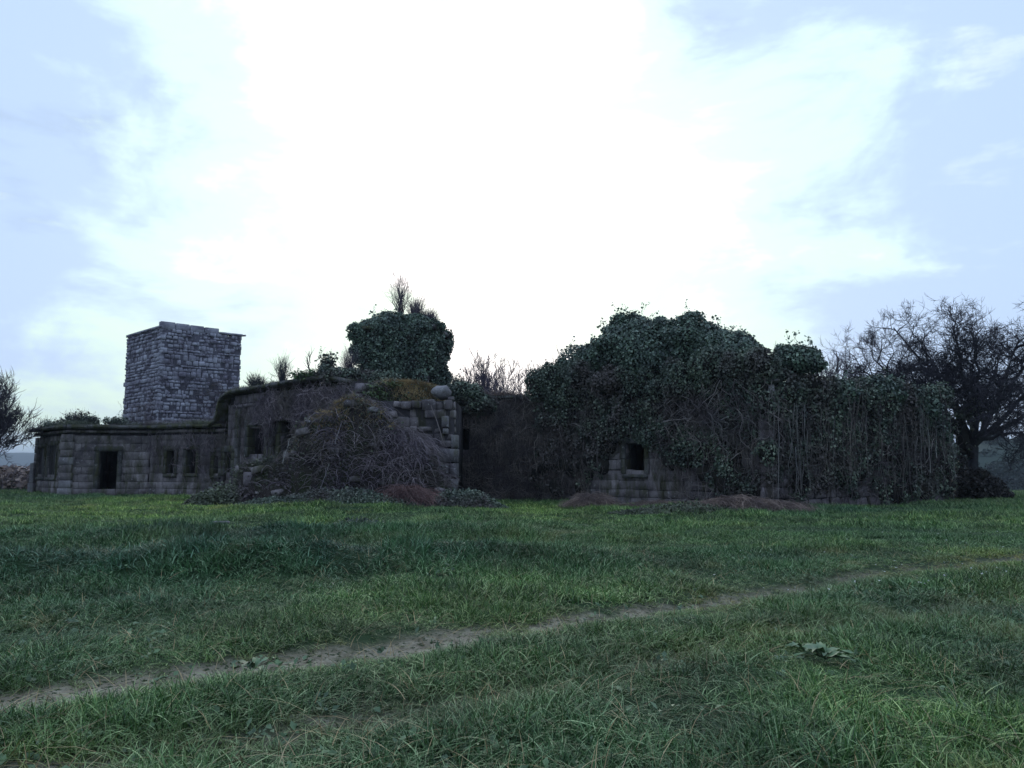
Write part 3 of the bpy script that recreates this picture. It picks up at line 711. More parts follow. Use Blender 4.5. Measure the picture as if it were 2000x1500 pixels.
# great dome (left), two humps
Lp = (float(at(1250, 940, 33)[0]), 33.0, 0.0)
bl = []
for q, n, a, b_ in ((bp_(1095, 762, 35.8, 44, 44, 1.2), 16, .25, .5), (bp_(1235, 690, 34.4, 82, 78, 1.9), 34, 0.35, 0.7), (bp_(1150, 730, 35.4, 72, 66, 1.6), 24, 0.3, 0.6), (bp_(1345, 680, 32.6, 60, 72, 1.7), 26, 0.35, 0.6), (bp_(1290, 700, 33.2, 90, 62, 1.9), 24, 0.35, 0.7), (bp_(1288, 662, 33.4, 52, 44, 1.6), 14, .3, .5)):
    bl += clumpy(q, n, a, b_, nr)
ivy('ivy_canopy', Lp, 'biggest ivy crown with two humps on top of the buried house', bl, 300, 0.10, M['ivy'], seed=1)
bl = []
for q, n, a, b_ in ((bp_(1430, 705, 30.8, 66, 58, 1.6), 26, 0.28, 0.55), (bp_(1395, 690, 31.4, 50, 48, 1.4), 14, 0.3, 0.5), (bp_(1475, 735, 29.6, 50, 42, 1.2), 14, 0.25, 0.45)):
    bl += clumpy(q, n, a, b_, nr)
ivy('ivy_canopy', (float(at(1430, 940, 30.6)[0]), 30.6, 0), 'sloping ivy crown between the two-humped crown and the round ivy bush', bl, 310, 0.096, M['ivy'], seed=2)
bl = clumpy(bp_(1552, 708, 29.6, 54, 36, 1.1), 30, 0.2, 0.38, nr)
ivy('ivy_bush', (float(at(1552, 940, 29.6)[0]), 29.6, 0), 'round ivy bush sticking up above the bare corner capital', bl, 260, 0.10, M['ivy'], seed=3)
bl = []
for q, n, a, b_ in ((bp_(1700, 765, 31.6, 64, 30, 1.0), 24, 0.22, 0.45), (bp_(1630, 765, 30.6, 48, 26, 0.9), 16, 0.2, 0.4), (bp_(1735, 762, 32.2, 34, 28, 0.8), 10, 0.2, 0.4), (bp_(1795, 800, 32.8, 44, 26, 0.8), 18, 0.2, 0.4), (bp_(1830, 840, 33.4, 20, 40, 0.7), 10, 0.2, 0.3)):
    bl += clumpy(q, n, a, b_, nr)
ivy('ivy_hedge_top', (float(at(1715, 940, 31.6)[0]), 31.6, 0), 'lower ivy mass stepping down the right wall towards the bare tree', bl, 210, 0.11, M['ivy'], seed=4)

def sprigs(spots, n, seed):
    r = np.random.default_rng(seed); P = []
    for (px, py, Y) in spots:
        for k in range(n):
            c = at(px + r.normal(0, 14), py + r.normal(0, 6) + 10, Y + r.normal(0, .4)); l = r.uniform(.2, .55); s = np.linspace(0, 1, 6)[:, None]
            P.append(c + np.array((r.normal(0, .5), r.normal(0, .3), 1.0)) * l * s + np.cumsum(r.normal(0, .03, (6, 3)), 0))
    P = np.array(P); i = r.integers(0, len(P), len(P) * 9); j = r.integers(1, 6, len(P) * 9)
    return tubes(P, np.full((len(P), 6), .008)), leaves(P[i, j] + r.normal(0, .05, (len(i), 3)), np.tile((0., -.5, .6), (len(i), 1)), .10, r, jitter=.9)
sv, sf = sprigs([(1130, 668, 35), (1180, 636, 34.6), (1225, 605, 34.4), (1270, 612, 34), (1320, 628, 33), (1350, 606, 32.6), (1395, 632, 32), (1430, 645, 30.8), (1470, 668, 30), (1525, 674, 29.6), (1580, 674, 29.6), (1640, 736, 30.8), (1700, 736, 31.6), (1750, 738, 32), (1800, 772, 32.8), (1090, 700, 35.6), (735, 612, 39), (770, 602, 39), (700, 640, 38.8), (1555, 668, 29.6)], 4, 3)
plant('ivy_sprigs', (float(at(1300, 940, 33)[0]), 33, 5), 'loose leafy sprigs poking out of the ivy skyline', 'ivy', [('stems', sv, M['vine'], 'stuff'), ('foliage', sf, M['ivy'], 'stuff')], 'ivy growing over the ruin')
# wall ivy of the front, leaving the window and the lower wall bare
pE, dE, nE, LE, rzE = wall_frame(E0[:2], E1[:2]); uw0, uw1, zw0, zw1 = opE[0]
def maskE(u, z):
    if uw0 - 0.55 < u < uw1 + 0.5 and z < zw1 + 0.25: return False
    if u > uw1 and z < 1.9 - 0.1 * (u - uw1) + 0.0 and u < uw1 + 2.2: return False
    if uw0 - 1.9 < u < uw0 + .1 and z < 1.3 + 0.6 * max(0, u - uw0 + 1.2): return False
    if u > LE - 1.0 and z < 4.6: return nr.random() < 0.5
    return True
bl = wallblobs(E0, E1, 0.6, 5.4, nr, 190, mask=maskE)
fr = wall_frame(E0[:2], E1[:2])
def cutE(P):
    q = P[:, :2] - pE; u = q @ dE; z = P[:, 2]
    return ~((u > uw0 - 0.12) & (u < uw1 + 0.08) & (z > zw0 - 0.3) & (z < zw1)) & (fb2(u * 1.0, z, 0.45, 71) > 0.33 + 0.22 * (z < 2.0))
bl += wallblobs(E0, E1, 4.6, 5.7, nr, 60, s=(0.4, 0.75), off=0.5)
ivy('wall_ivy', (float(at(1300, 940, 33)[0]), 32.5, 0), 'ivy climbing the front wall round the small square window', bl, 250, 0.085, M['ivy_dark'], seed=5, core=0.72, cut=cutE)
bl = wallblobs(E1, E2, 0.4, lambda u: 5.3 - 0.12 * u, nr, 250, s=(0.25, 0.55), mask=lambda u, z: (u > 0.7 or z < 3.6) and nr.random() < 0.55 + 0.12 * z)
bl += wallblobs(E1 + (.9, .5, 0), E2, 4.2, 4.75, nr, 60, s=(0.3, 0.55), off=0.35)
ivy('wall_ivy', (float(at(1680, 940, 31)[0]), 30.5, 0), 'dark ivy curtain down the long right hand wall', bl, 170, 0.095, M['ivy_dark'], seed=6, core=0.65, cut=lambda P: fbm(P * (2.2, 2.2, 1.0), 72) > 0.30 + 0.10 * (P[:, 2] < 2.4))
# turret ivy
bl = wallblobs(G0 + (-.05, 0), G1, 4.4, HG + 0.2, nr, 170, s=(0.25, 0.48), off=0.3)
for q in (bp_(765, 640, 39.2, 50, 34, 1.3), bp_(728, 640, 39.3, 26, 18, .8), bp_(697, 652, 38.7, 12, 22, .4), bp_(800, 640, 38.6, 26, 22, .6)): bl += clumpy(q, 12, 0.2, 0.4, nr)
bl += wallblobs(G1, G2, 4.6, HG + 0.15, nr, 60, s=(0.22, 0.42), off=0.3)
for q in (bp_(845, 634, 38.6, 22, 9, .6), bp_(858, 640, 39.4, 12, 9, .5), bp_(810, 626, 38.8, 30, 14, .8)): bl += clumpy(q, 8, 0.14, 0.25, nr)
ivy('turret_ivy', (G1[0] - 1.5, G1[1] - .3, 4.5), 'thick green ivy wrapping the square turret and doming over its top', bl, 300, 0.095, M['ivy'], seed=7)
# scrub at the foot of the turret and along the wall tops
bl = []
for q, n in ((bp_(660, 735, 34.8, 50, 20, .9), 16), (bp_(730, 745, 36, 60, 24, .9), 14), (bp_(905, 768, 36.6, 42, 22, .7), 16), (bp_(935, 790, 36.5, 36, 22, .5), 12), (bp_(880, 800, 36.2, 14, 40, .5), 8)):
    bl += clumpy(q, n, 0.18, 0.4, nr)
ivy('ivy_undergrowth', (float(at(800, 940, 36)[0]), 36, 4), 'dark leafy scrub filling the gap around the foot of the turret', bl, 230, 0.10, M['ivy_dark'], seed=8)
# green fern clump on the bank
def fernfield(cx, cy, n, rx, ry, zf, ln=(0.35, 0.7), seed=0):
    r = np.random.default_rng(seed); parts = []
    for k in range(n):
        x = cx + r.normal(0, rx); y = cy + r.normal(0, ry); z = zf(x, y); a = r.uniform(0, 2 * math.pi); l = r.uniform(*ln)
        s = np.linspace(0.1, 1, 10); P = np.stack([x + np.cos(a) * l * s, y + np.sin(a) * l * s, z + l * (0.9 * s - 0.85 * s ** 2)], -1)
        for side in (-1, 1):
            Q = P.copy(); w_ = l * 0.22 * (1 - s * 0.85); out_ = np.stack([-np.sin(a) * side * np.ones(10), np.cos(a) * side * np.ones(10), np.full(10, -0.3)], -1)
            dr = unit(np.gradient(P, axis=0)); V = np.stack([Q, Q + out_ * w_[:, None] * .6 + dr * .03, Q + out_ * w_[:, None], Q + out_ * w_[:, None] * .5 - dr * .03], 1)
            parts.append((V.reshape(-1, 3), np.arange(40).reshape(10, 4)))
    return cat_(parts)
hz = lambda x, y: float(heap(np.array(x), np.array(y)) + gz(x, y))
c0 = at(745, 790, 32.4)
q1 = fernfield(c0[0], 32.75, 520, 0.8, 0.3, lambda x, y: min(hz(x, y), 5.1), ln=(0.4, 0.8), seed=2)
plant('fern_clump', (float(c0[0]), 32.3, 4.2), 'bright green fern clump on the bank just left of the tan grass cap', 'fern', [('foliage', q1, M['fern'], 'stuff')])

# ------------------------------------------------------------------ stems: vines, brambles
def hang(p, q, n, ztop, zbot, r, off=(0.05, 0.35), rad=(0.004, 0.012), wob=0.16, k=9, ubias=None):
    p0, d, ni, ln, rz = wall_frame(p[:2], q[:2]); u = r.uniform(0, ln, n)
    if ubias: u = ubias(n)
    zt = r.uniform(ztop[0], ztop[1], n); zb = np.maximum(r.uniform(zbot[0], zbot[1], n), 0.0); s = np.linspace(0, 1, k)
    Z = zt[:, None] * (1 - s) + zb[:, None] * s
    U = u[:, None] + np.cumsum(r.normal(0, wob, (n, k)), 1) * 0.7; O = r.uniform(off[0], off[1], n)[:, None] + np.cumsum(r.normal(0, 0.04, (n, k)), 1) * 0.6
    O = np.maximum(O, 0.03)
    P = np.stack([p0[0] + d[0] * U - ni[0] * O, p0[1] + d[1] * U - ni[1] * O, Z], -1)
    rd = r.uniform(rad[0], rad[1], n)[:, None] * np.linspace(1.2, 0.6, k)
    return tubes(P, rd)
def cutop(VF, frame, ops, m=0.05):
    V, Fc = VF; p0, d, ni, ln, rz = frame; q = V[:, :2] - p0; u = q @ d; bad = np.zeros(len(V), bool)
    for o in ops: bad |= (u > o[0] - m) & (u < o[1] + m) & (V[:, 2] > o[2]) & (V[:, 2] < o[3]) & (np.abs(q @ ni) < 1.2)
    return V, Fc[~bad[Fc].any(1)]
def curls(x, y, z, r, ln=(0.5, 1.4), rad=(0.004, 0.009), up=0.8, k=7, side=1.0):
    n = len(x); a = r.uniform(0, 2 * math.pi, n); l = r.uniform(ln[0], ln[1], n); s = np.linspace(0, 1, k)
    h = up * r.uniform(0.3, 1.0, n) * l
    X = x[:, None] + side * np.cos(a)[:, None] * l[:, None] * s + np.cumsum(r.normal(0, 0.03, (n, k)), 1)
    Y = y[:, None] + side * np.sin(a)[:, None] * l[:, None] * s + np.cumsum(r.normal(0, 0.03, (n, k)), 1)
    Z = z[:, None] + h[:, None] * (3.4 * s - 3.8 * s ** 2) - 0.05
    return tubes(np.stack([X, Y, Z], -1), r.uniform(rad[0], rad[1], n)[:, None] * np.linspace(1.2, 0.5, k))
def twigs_leaves(x, y, z, r, size, jit=0.25):
    P = np.stack([x, y, z], -1) + r.normal(0, jit, (len(x), 3)) * (1, 1, .6)
    return leaves(P, np.tile((0, -0.5, 0.8), (len(x), 1)), size, r, jitter=0.9)
def wallcurls(p, q, n, z0, z1, r, ln=(0.5, 1.6), rad=(0.004, 0.011), off=(0.06, 0.4), down=0.25, k=8, turn=0.45):
    p0, d, ni, L_, rz = wall_frame(p[:2], q[:2]); u = r.uniform(0, L_, n); z = r.uniform(z0, z1, n); a = r.uniform(0, 2 * math.pi, n)
    A = a[:, None] + np.cumsum(r.normal(0, turn, (n, k)), 1); st_ = (r.uniform(ln[0], ln[1], n) / k)[:, None]
    U = u[:, None] + np.cumsum(np.cos(A) * st_, 1); Z = np.maximum(z[:, None] + np.cumsum(np.sin(A) * st_ - down * st_, 1), .02); O = np.maximum(r.uniform(off[0], off[1], n)[:, None] + np.cumsum(r.normal(0, .05, (n, k)), 1), .04)
    P = np.stack([p0[0] + d[0] * U - ni[0] * O, p0[1] + d[1] * U - ni[1] * O, Z], -1)
    return tubes(P, r.uniform(rad[0], rad[1], n)[:, None] * np.linspace(1.2, .6, k))
# brambles on the bank
def heap_pts(n, x0, x1, y0, y1, r, lo=0.2):
    x = r.uniform(x0, x1, n); y = r.uniform(y0, y1, n); h = heap(x, y); k = h > lo; x, y, h = x[k], y[k], h[k]
    return x, y, h + gz(x, y)
x, y, z = heap_pts(4200, -11.4, -2.6, 29.6, 31.6, nr)
x2, y2, z2 = heap_pts(4200, -7.6, -3.4, 29.6, 31.4, nr)
x3, y3, z3 = heap_pts(1500, -8.5, -5.2, 31.5, 33.6, nr)
kk = ((x > -8.7) | (nr.random(len(x)) < .12)) & ((z < 2.95) | (nr.random(len(x)) < .12)); x, y, z = x[kk], y[kk], z[kk]; kk = (z2 < 3.0) | (nr.random(len(x2)) < .15); x2, y2, z2 = x2[kk], y2[kk], z2[kk]; kk = (nr.random(len(x3)) < .35); x3, y3, z3 = x3[kk], y3[kk], z3[kk]
parts = [curls(x, y, z, nr, ln=(0.3, 0.9), up=0.32, rad=(0.006, 0.014)), curls(x2, y2, z2, nr, up=0.55, ln=(0.4, 1.2), rad=(0.006, 0.014)), curls(x3, y3, z3, nr, ln=(0.3, 0.8), up=0.3)]
xl, yl, zl = heap_pts(26000, -11.6, -2.5, 29.4, 33.6, nr)
k_ = fb2(xl, yl, 0.9, 81) > 0.42; lv = twigs_leaves(xl[k_], yl[k_], zl[k_], nr, 0.085, 0.16)
plant('bramble_thicket', (-6.5, 29.6, 0), 'mauve tangle of bare bramble stems sprawling down the front of the bank', 'bramble', [('stems', cat_(parts), M['bramble'], 'stuff'), ('foliage', lv, M['brambleleaf'], 'stuff')])
# leaning pale poles on the bank
def stick(px0, py0, px1, py1, Y0, Y1, rad, label, mat='palevine'):
    a = at(px0, py0, Y0); b_ = at(px1, py1, Y1); s = np.linspace(0, 1, 9)[:, None]
    P = a * (1 - s) + b_ * s + np.cumsum(nr.normal(0, 0.012, (9, 3)), 0); V, Fc = tubes(P[None], np.linspace(rad, rad * .6, 9)[None], 6)
    L = P[0]; tag(link('dead_stick', fmesh('dead_stick', V - L, Fc, M[mat], True), None, tuple(L)), label, 'stick', 'dead sticks on the bank')
stick(866, 866, 842, 792, 31.0, 31.5, 0.025, 'long thin dead stick leaning on the rubble below the pale boulder', 'vine')
stick(655, 868, 680, 800, 29.6, 30.9, 0.02, 'thin dead stick leaning over the mauve bramble hump')
stick(553, 905, 566, 858, 29.7, 30.0, 0.02, 'short curved pale stick in front of the second dark window')
stick(624, 955, 642, 905, 29.3, 29.6, 0.016, 'pale upright stick low in the middle of the bramble bank')

# creeper on the courtyard wall
vd = hang(D0, D1, 650, (3.0, 4.95), (0.0, 2.2), nr, rad=(0.004, 0.011), wob=0.10)
vd2 = hang(D0 + (1.6, 0, 0), D1, 260, (4.3, 5.1), (2.2, 3.9), nr, off=(0.2, 0.5), rad=(0.006, 0.014), wob=0.3)
P = at(980, 940, 36.2)
bl = wallblobs(D0 + (1.0, 0, 0), D1, 0.6, 4.7, nr, 80, s=(0.2, 0.4), off=0.1, mask=lambda u, z: not (u < 2.4 and z < 3.6))
cutD = lambda P: fbm(P * 1.6, 74) > 0.42
plant('dead_creeper', (float(P[0]), 36.2, 0), 'curtain of dead brown creeper stems on the wall right of the pale quoins', 'creeper', [('stems', cutop(cat_([vd, vd2, wallcurls(D0 + (.2, 0, 0), D1, 2600, 0.2, 5.0, nr, rad=(.005, .012))]), wall_frame(D0[:2], D1[:2]), opD[:1]), M['vine'], 'stuff'), ('foliage', blob_leaves(bl, 120, 0.09, nr, cut=cutD), M['bracken'], 'stuff')])
# vines of the ivy house
v4 = wallcurls(E0, E1, 1300, 0.2, 4.6, nr); v5 = wallcurls(E1, E2, 900, 0.2, 4.6, nr); v4 = cutop(v4, wall_frame(E0[:2], E1[:2]), [(uw0 - 1.9, uw0 - .9, 0, 1.3), (uw0 - .9, uw1 + .5, 0, zw1 + .2), (uw1 + .5, uw1 + 1.3, 0, 1.5)])
v6 = hang(E0, E0 + (2.0, -1.96, 0), 240, (1.5, 4.2), (0.0, 1.0), nr, off=(.05, .3))
v1 = hang(E0, E1, 240, (1.2, 4.6), (0.0, 1.6), nr, off=(0.1, 0.5), rad=(0.005, 0.013), wob=0.12)
v2 = hang(E1, E2, 240, (1.6, 5.0), (0.0, 2.2), nr, off=(0.1, 0.6), rad=(0.004, 0.014), wob=0.12)
v3 = hang(E0 + (5.2, -5.1, 0), E1, 190, (3.4, 4.9), (1.6, 3.4), nr, off=(0.3, 0.8), rad=(0.006, 0.014), wob=0.35)
def cutwin(V, Fc):  # keep the window clear
    q = V[:, :2] - pE; u = q @ dE; bad = (u > uw0 - .05) & (u < uw1 + .05) & (V[:, 2] > zw0) & (V[:, 2] < zw1) & (q @ nE < 1)
    fb = bad[Fc].any(1); return V, Fc[~fb]
plant('hanging_vines', (float(E1[0]), float(E1[1]) - .5, 0), 'brown bare ivy stems hanging down both walls of the buried house', 'creeper', [('stems', cat_([cutop(v1, wall_frame(E0[:2], E1[:2]), [(uw0 - .7, uw1 + .4, 0, zw1 + .1)]), v2, v3, v4, v5, v6]), M['vine'], 'stuff')])
w1 = hang(E1 + (-.6, .5, 0), E2, 75, (1.0, 4.6), (0.4, 4.0), nr, off=(0.5, 0.85), rad=(0.008, 0.016), wob=0.07, k=7)
w2 = hang(E0 + (6.2, -6, 0), E1, 26, (3.0, 4.6), (2.2, 3.6), nr, off=(0.5, 0.9), rad=(0.007, 0.013), wob=0.25, k=7)
w3 = hang(E1 + (-.3, .3, 0), E1 + (1.6, .9, 0), 14, (1.9, 4.0), (0.2, 2.6), nr, off=(0.55, 0.85), rad=(0.012, 0.022), wob=0.05, k=7)
plant('bleached_vines', (float(E1[0]) + .5, float(E1[1]) - .6, 0), 'pale bleached vine stems showing at the corner of the buried house', 'creeper', [('stems', cat_([w1, w2, w3]), M['palevine'], 'stuff')])

# ------------------------------------------------------------------ dry grass caps, bracken, weeds on wall tops
def blades(x, y, z, h, w, r, lean=0.6, segs=3, bend=0.5, droop=0.35):
    n = len(x); a = r.uniform(0, 2 * math.pi, n); f = r.uniform(0, 2 * math.pi, n); ln = r.uniform(0.15, lean, n); s = np.linspace(0, 1, segs + 1)
    hh = h[:, None]; off = hh * (ln[:, None] * s + bend * ln[:, None] * s ** 2)
    C = np.stack([x[:, None] + np.cos(a)[:, None] * off, y[:, None] + np.sin(a)[:, None] * off, z[:, None] + hh * (s - droop * ln[:, None] * s ** 2)], -1)
    ww = (w[:, None] * (1 - 0.92 * s ** 1.5) / 2)[..., None]; sd = np.stack([np.cos(f), np.sin(f), np.zeros(n)], -1)[:, None]
    V = np.stack([C - sd * ww, C + sd * ww], 2).reshape(-1, 3)
    I = np.arange(n * (segs + 1) * 2).reshape(n, segs + 1, 2)
    Fc = np.stack([I[:, :-1, 0], I[:, :-1, 1], I[:, 1:, 1], I[:, 1:, 0]], -1).reshape(-1, 4)
    return V, Fc
def cap(cx, cy, rx, ry, n, zf, name, label, mat, h=(0.15, 0.4), cat='grass', w=0.014):
    x = cx + nr.normal(0, rx, n); y = cy + nr.normal(0, ry, n); z = zf(x, y)
    o = link(name, None) if False else None
    V, Fc = blades(x, y, z - 0.03, nr.uniform(h[0], h[1], n), np.full(n, w), nr, lean=1.3)
    L = np.array((cx, cy, float(np.median(z)))); o = link(name, fmesh(name, V - L, Fc, mat), None, tuple(L)); tag(o, label, cat, None, 'stuff')
hzz = lambda x, y: heap(x, y) + gz(x, y)
c1 = at(680, 800, 31.3); cap(float(c1[0]), 31.0, 0.85, 0.35, 12000, hzz, 'dry_grass', 'tan dry grass capping the mauve bramble hump', M['dry'], h=(.12, .32), w=.02)
c1 = at(812, 760, 33.3); cap(float(c1[0]), 33.5, 0.6, 0.3, 6500, hzz, 'dry_grass', 'tan dry grass capping the bank beside the pale boulder', M['dry'], h=(.12, .32), w=.02)
c1 = at(525, 900, 31.0); cap(float(c1[0]), 30.9, 0.9, 0.3, 5000, hzz, 'wall_top_weeds', 'grey green weeds on the low ledge left of the bramble hump', M['brambleleaf'], h=(.08, .25))
# weeds along the roofs
def roofweeds(pts, n, label, mat, h, spread=(0.1, 1.6)):
    pts = [np.array(p) for p in pts]; seg = nr.integers(0, len(pts) - 1, n); t_ = nr.random(n); A = np.array(pts)[seg]; B = np.array(pts)[seg + 1]
    C = A + (B - A) * t_[:, None]; y = C[:, 1] + nr.uniform(spread[0], spread[1], n); dens = fb2(C[:, 0], y, 0.9, 91)
    hh = nr.uniform(h[0], h[1], n) * ss(dens, 0.25, 0.75) + 0.05
    V, Fc = blades(C[:, 0], y, C[:, 2] - 0.03, hh, np.full(n, 0.018), nr, lean=1.2)
    L = pts[0]; tag(link('roof_weeds', fmesh('roof_weeds', V - L, Fc, mat), None, tuple(L)), label, 'weeds', None, 'stuff')
roofweeds([(A0[0], A0[1], HW + .2), (A1[0], A1[1], HW + .22), (A2[0], A2[1], HW + .2), (A3[0], A3[1], HW + .2)], 15000, 'grass and weeds along the roof edge of the low left wing', M['brambleleaf'], (0.1, 0.5), (-0.3, 1.6))
roofweeds([(p[0], p[1], p[2] + .08) for p in cp[4:]], 9000, 'grass fringe along the swept cornice of the taller house', M['brambleleaf'], (0.08, 0.35), (-.25, 1.2))
roofweeds([(D0[0] + 1, D0[1], HD + .18), (D1[0], D1[1], HD + .15)], 8000, 'brown dead bracken on top of the courtyard wall', M['bracken'], (0.25, 0.75), (-.2, 1.2))
# creeping growth on the low roof in front of the tower
x = nr.uniform(float(A1[0]) + 3, float(A3[0]), 1800); y = nr.uniform(44.5, 47, 1800); z = HW + 0.1 + 0.0 * x
V = curls(x, y, z, nr, ln=(0.5, 1.3), up=0.9); V2 = hang(A2, A3, 200, (2.4, 3.7), (0.5, 2.6), nr, rad=(0.004, 0.01)); V3 = hang(B0, B1, 600, (3.6, 5.0), (1.5, 4.0), nr, rad=(0.004, 0.011), wob=0.2, ubias=lambda n: 8.2 * nr.random(n) ** 0.5)
V5 = wallcurls(B0 + (2.6, -2.4, 0), B1, 1500, 3.4, 5.1, nr, rad=(.005, .012)); V6_ = wallcurls(A3 - (2.5, -1, 0), A3, 150, 1.4, 3.6, nr)
V2 = cutop(V2, wall_frame(A2[:2], A3[:2]), op3); V6 = cutop(V6_, wall_frame(A2[:2], A3[:2]), op3); V5 = cutop(V5, wall_frame(B0[:2], B1[:2]), opB); V3 = cutop(V3, wall_frame(B0[:2], B1[:2]), opB, .12)
plant('dead_creeper', (float(A3[0]), 41, 0), 'dead creeper trailing over the low roof and house wall beside the tower', 'creeper', [('stems', cat_([V, V2, V3, V5, V6]), M['bramble'], 'stuff')])

def shrub(px, py, Y, wpx, hpx, label, mat, n=160, leaf=None, name='roof_shrub', cat='shrub', lsize=0.09, upright=1.0, zbase=None, group='shrubs growing on the ruin', rad=(0.006, 0.016)):
    c = at(px, py, Y); w_ = wpx * Y / F / 2; h_ = hpx * Y / F; k = 7; s = np.linspace(0, 1, k)
    a = nr.uniform(0, 2 * math.pi, n); q = np.sqrt(nr.random(n)); hh = h_ * nr.uniform(0.45, 1.0, n) * (1.0 - 0.35 * q ** 2)
    X = c[0] + np.cos(a)[:, None] * q[:, None] * w_ * s ** upright + np.cumsum(nr.normal(0, 0.03 * h_, (n, k)), 1)
    Y_ = c[1] + np.sin(a)[:, None] * q[:, None] * w_ * s ** upright + np.cumsum(nr.normal(0, 0.03 * h_, (n, k)), 1)
    Z = c[2] - 0.1 + hh[:, None] * s
    P = np.stack([X, Y_, Z], -1); j = nr.integers(2, k - 1, n * 2); i = np.tile(np.arange(n), 2); B0_ = P[i, j]
    dd = unit((P[i, j + 1] - P[i, j]) + nr.normal(0, .5 * h_ / k, (n * 2, 3))); Q = B0_[:, None] + dd[:, None] * (h_ * nr.uniform(.15, .4, n * 2))[:, None, None] * np.linspace(0, 1, 5)[:, None]
    Q[..., 2] += 0.08 * h_ * np.linspace(0, 1, 5) ** 2
    parts = [('stems', cat_([tubes(P, nr.uniform(rad[0], rad[1], n)[:, None] * np.linspace(1.3, .5, k)), tubes(Q, np.full((n * 2, 5), rad[0]) * np.linspace(1.1, .6, 5))]), mat, 'stuff')]
    if leaf:
        i = nr.integers(0, n, n * 14); j = nr.integers(2, k, n * 14); Q = P[i, j] + nr.normal(0, 0.07, (n * 14, 3))
        parts.append(('foliage', leaves(Q, np.tile((0., 0, 1), (len(Q), 1)), lsize, nr, jitter=1.0), leaf, 'stuff'))
    plant(name, tuple(c), label, cat, parts, group)
shrub(150, 833, 43.5, 62, 36, 'leafy shrub on the low wing roof above the corner pilaster', M['broom'], 150, M['ivy_dark'])
shrub(112, 836, 44.2, 50, 20, 'low spreading shrub near the left end of the low wing roof', M['broom'], 120, M['ivy_dark'])
shrub(182, 833, 44.0, 22, 26, 'small pointed shrub between leafy shrub and tower on the wing roof', M['broom'], 90, M['ivy_dark'])
shrub(228, 833, 44.5, 52, 24, 'dark rounded shrub on the wing roof at the tower foot', M['broom'], 130, M['ivy_dark'])
shrub(500, 757, 39.5, 44, 34, 'bushy broom shrub on the house roof nearest the tower', M['broom'], 170, None, upright=.8)
shrub(551, 745, 38, 26, 60, 'narrow upright broom shrub on the house roof', M['broom'], 110, None, upright=0.9, rad=(0.005, 0.012))
shrub(640, 730, 36, 26, 56, 'small dark leafy sapling on the house roof beside the forked tree', M['bark'], 46, M['ivy_dark'], lsize=0.13)
shrub(682, 725, 37.5, 34, 56, 'thin pale broom stems against the left side of the turret', M['mauve'], 120, None, upright=.9, rad=(0.004, 0.010))
shrub(610, 742, 35.5, 90, 24, 'low green bush along the cornice of the taller house', M['broom'], 170, M['fern'])
shrub(782, 612, 39.5, 44, 96, 'tall wispy broom rising highest above the turret', M['mauve'], 70, None, upright=1.3, rad=(0.006, 0.014))
shrub(812, 628, 39.5, 36, 60, 'middle broom shrub on the turret roof right of the ivy dome', M['mauve'], 150, None, upright=1.0, rad=(0.006, 0.013))
shrub(838, 632, 39.8, 40, 36, 'short bushy broom at the right rim of the turret roof', M['mauve'], 170, None, upright=.8, rad=(0.006, 0.013))
shrub(893, 770, 37.8, 30, 54, 'thin bare shrub rising at the right foot of the turret', M['twig'], 60, M['ivy_dark'], lsize=0.08)

vt = wallcurls(T0 + (-.6, .5, 0), T0 * .25 + TR * .75, 900, 3.6, 7.6, nr, ln=(.5, 1.5), rad=(.006, .014), off=(.05, .22)); vt2 = wallcurls(TL, T0, 260, 3.4, 6.0, nr, off=(.05, .2))
plant('dead_creeper', (float(T0[0]), 51.8, 3), 'thin purplish dead creeper clinging to the lower faces of the tower', 'creeper', [('stems', cat_([vt, vt2]), M['bramble'], 'stuff')])
# ------------------------------------------------------------------ bare trees
def grow(starts, levels, r, kids=(4, 6), shrink=(0.5, 0.72), spread=(0.45, 1.0), up=0.12, wob=0.10, seg=6, minr=0.006):
    """starts: list of (P0, dir, length, radius); returns tube arrays, thick ones and thin ones"""
    cur = starts; lev = 0; thick = []; thin = []
    while cur and lev <= levels:
        n = len(cur); P0 = np.array([c[0] for c in cur]); D = unit(np.array([c[1] for c in cur])); Ln = np.array([c[2] for c in cur]); Rd = np.array([c[3] for c in cur])
        P = [P0]; d = D
        for k in range(seg):
            d = unit(d + r.normal(0, wob * 1.6, (n, 3)) + np.array((0, 0, up * 0.35))); P.append(P[-1] + d * (Ln / seg)[:, None])
        P = np.stack(P, 1); rad = Rd[:, None] * np.linspace(1, 0.5 if lev < levels else 0.35, seg + 1)
        (thick if lev < 2 else thin).append((P, rad, 6 if lev < 2 else 3))
        nxt = []
        for i in range(n):
            m_ = r.integers(kids[0], kids[1] + 1)
            for q in range(m_):
                s = r.uniform(0.25, 1.0) if q else 1.0; f = s * seg; a = min(int(f), seg - 1); b_ = f - a
                p = P[i, a] * (1 - b_) + P[i, a + 1] * b_; dd = unit(P[i, a + 1] - P[i, a])
                ax_ = unit(np.cross(dd, r.normal(0, 1, 3))); an = r.uniform(*spread) * (0.55 if q == 0 else 1)
                nd = dd * math.cos(an) + ax_ * math.sin(an)
                nxt.append((p, nd, Ln[i] * r.uniform(*shrink), max(Rd[i] * (0.75 - 0.35 * s) * r.uniform(0.6, 0.95), minr)))
        cur = nxt; lev += 1
    return thick, thin
def treemesh(lst): return cat_([tubes(P, r_, s) for P, r_, s in lst])
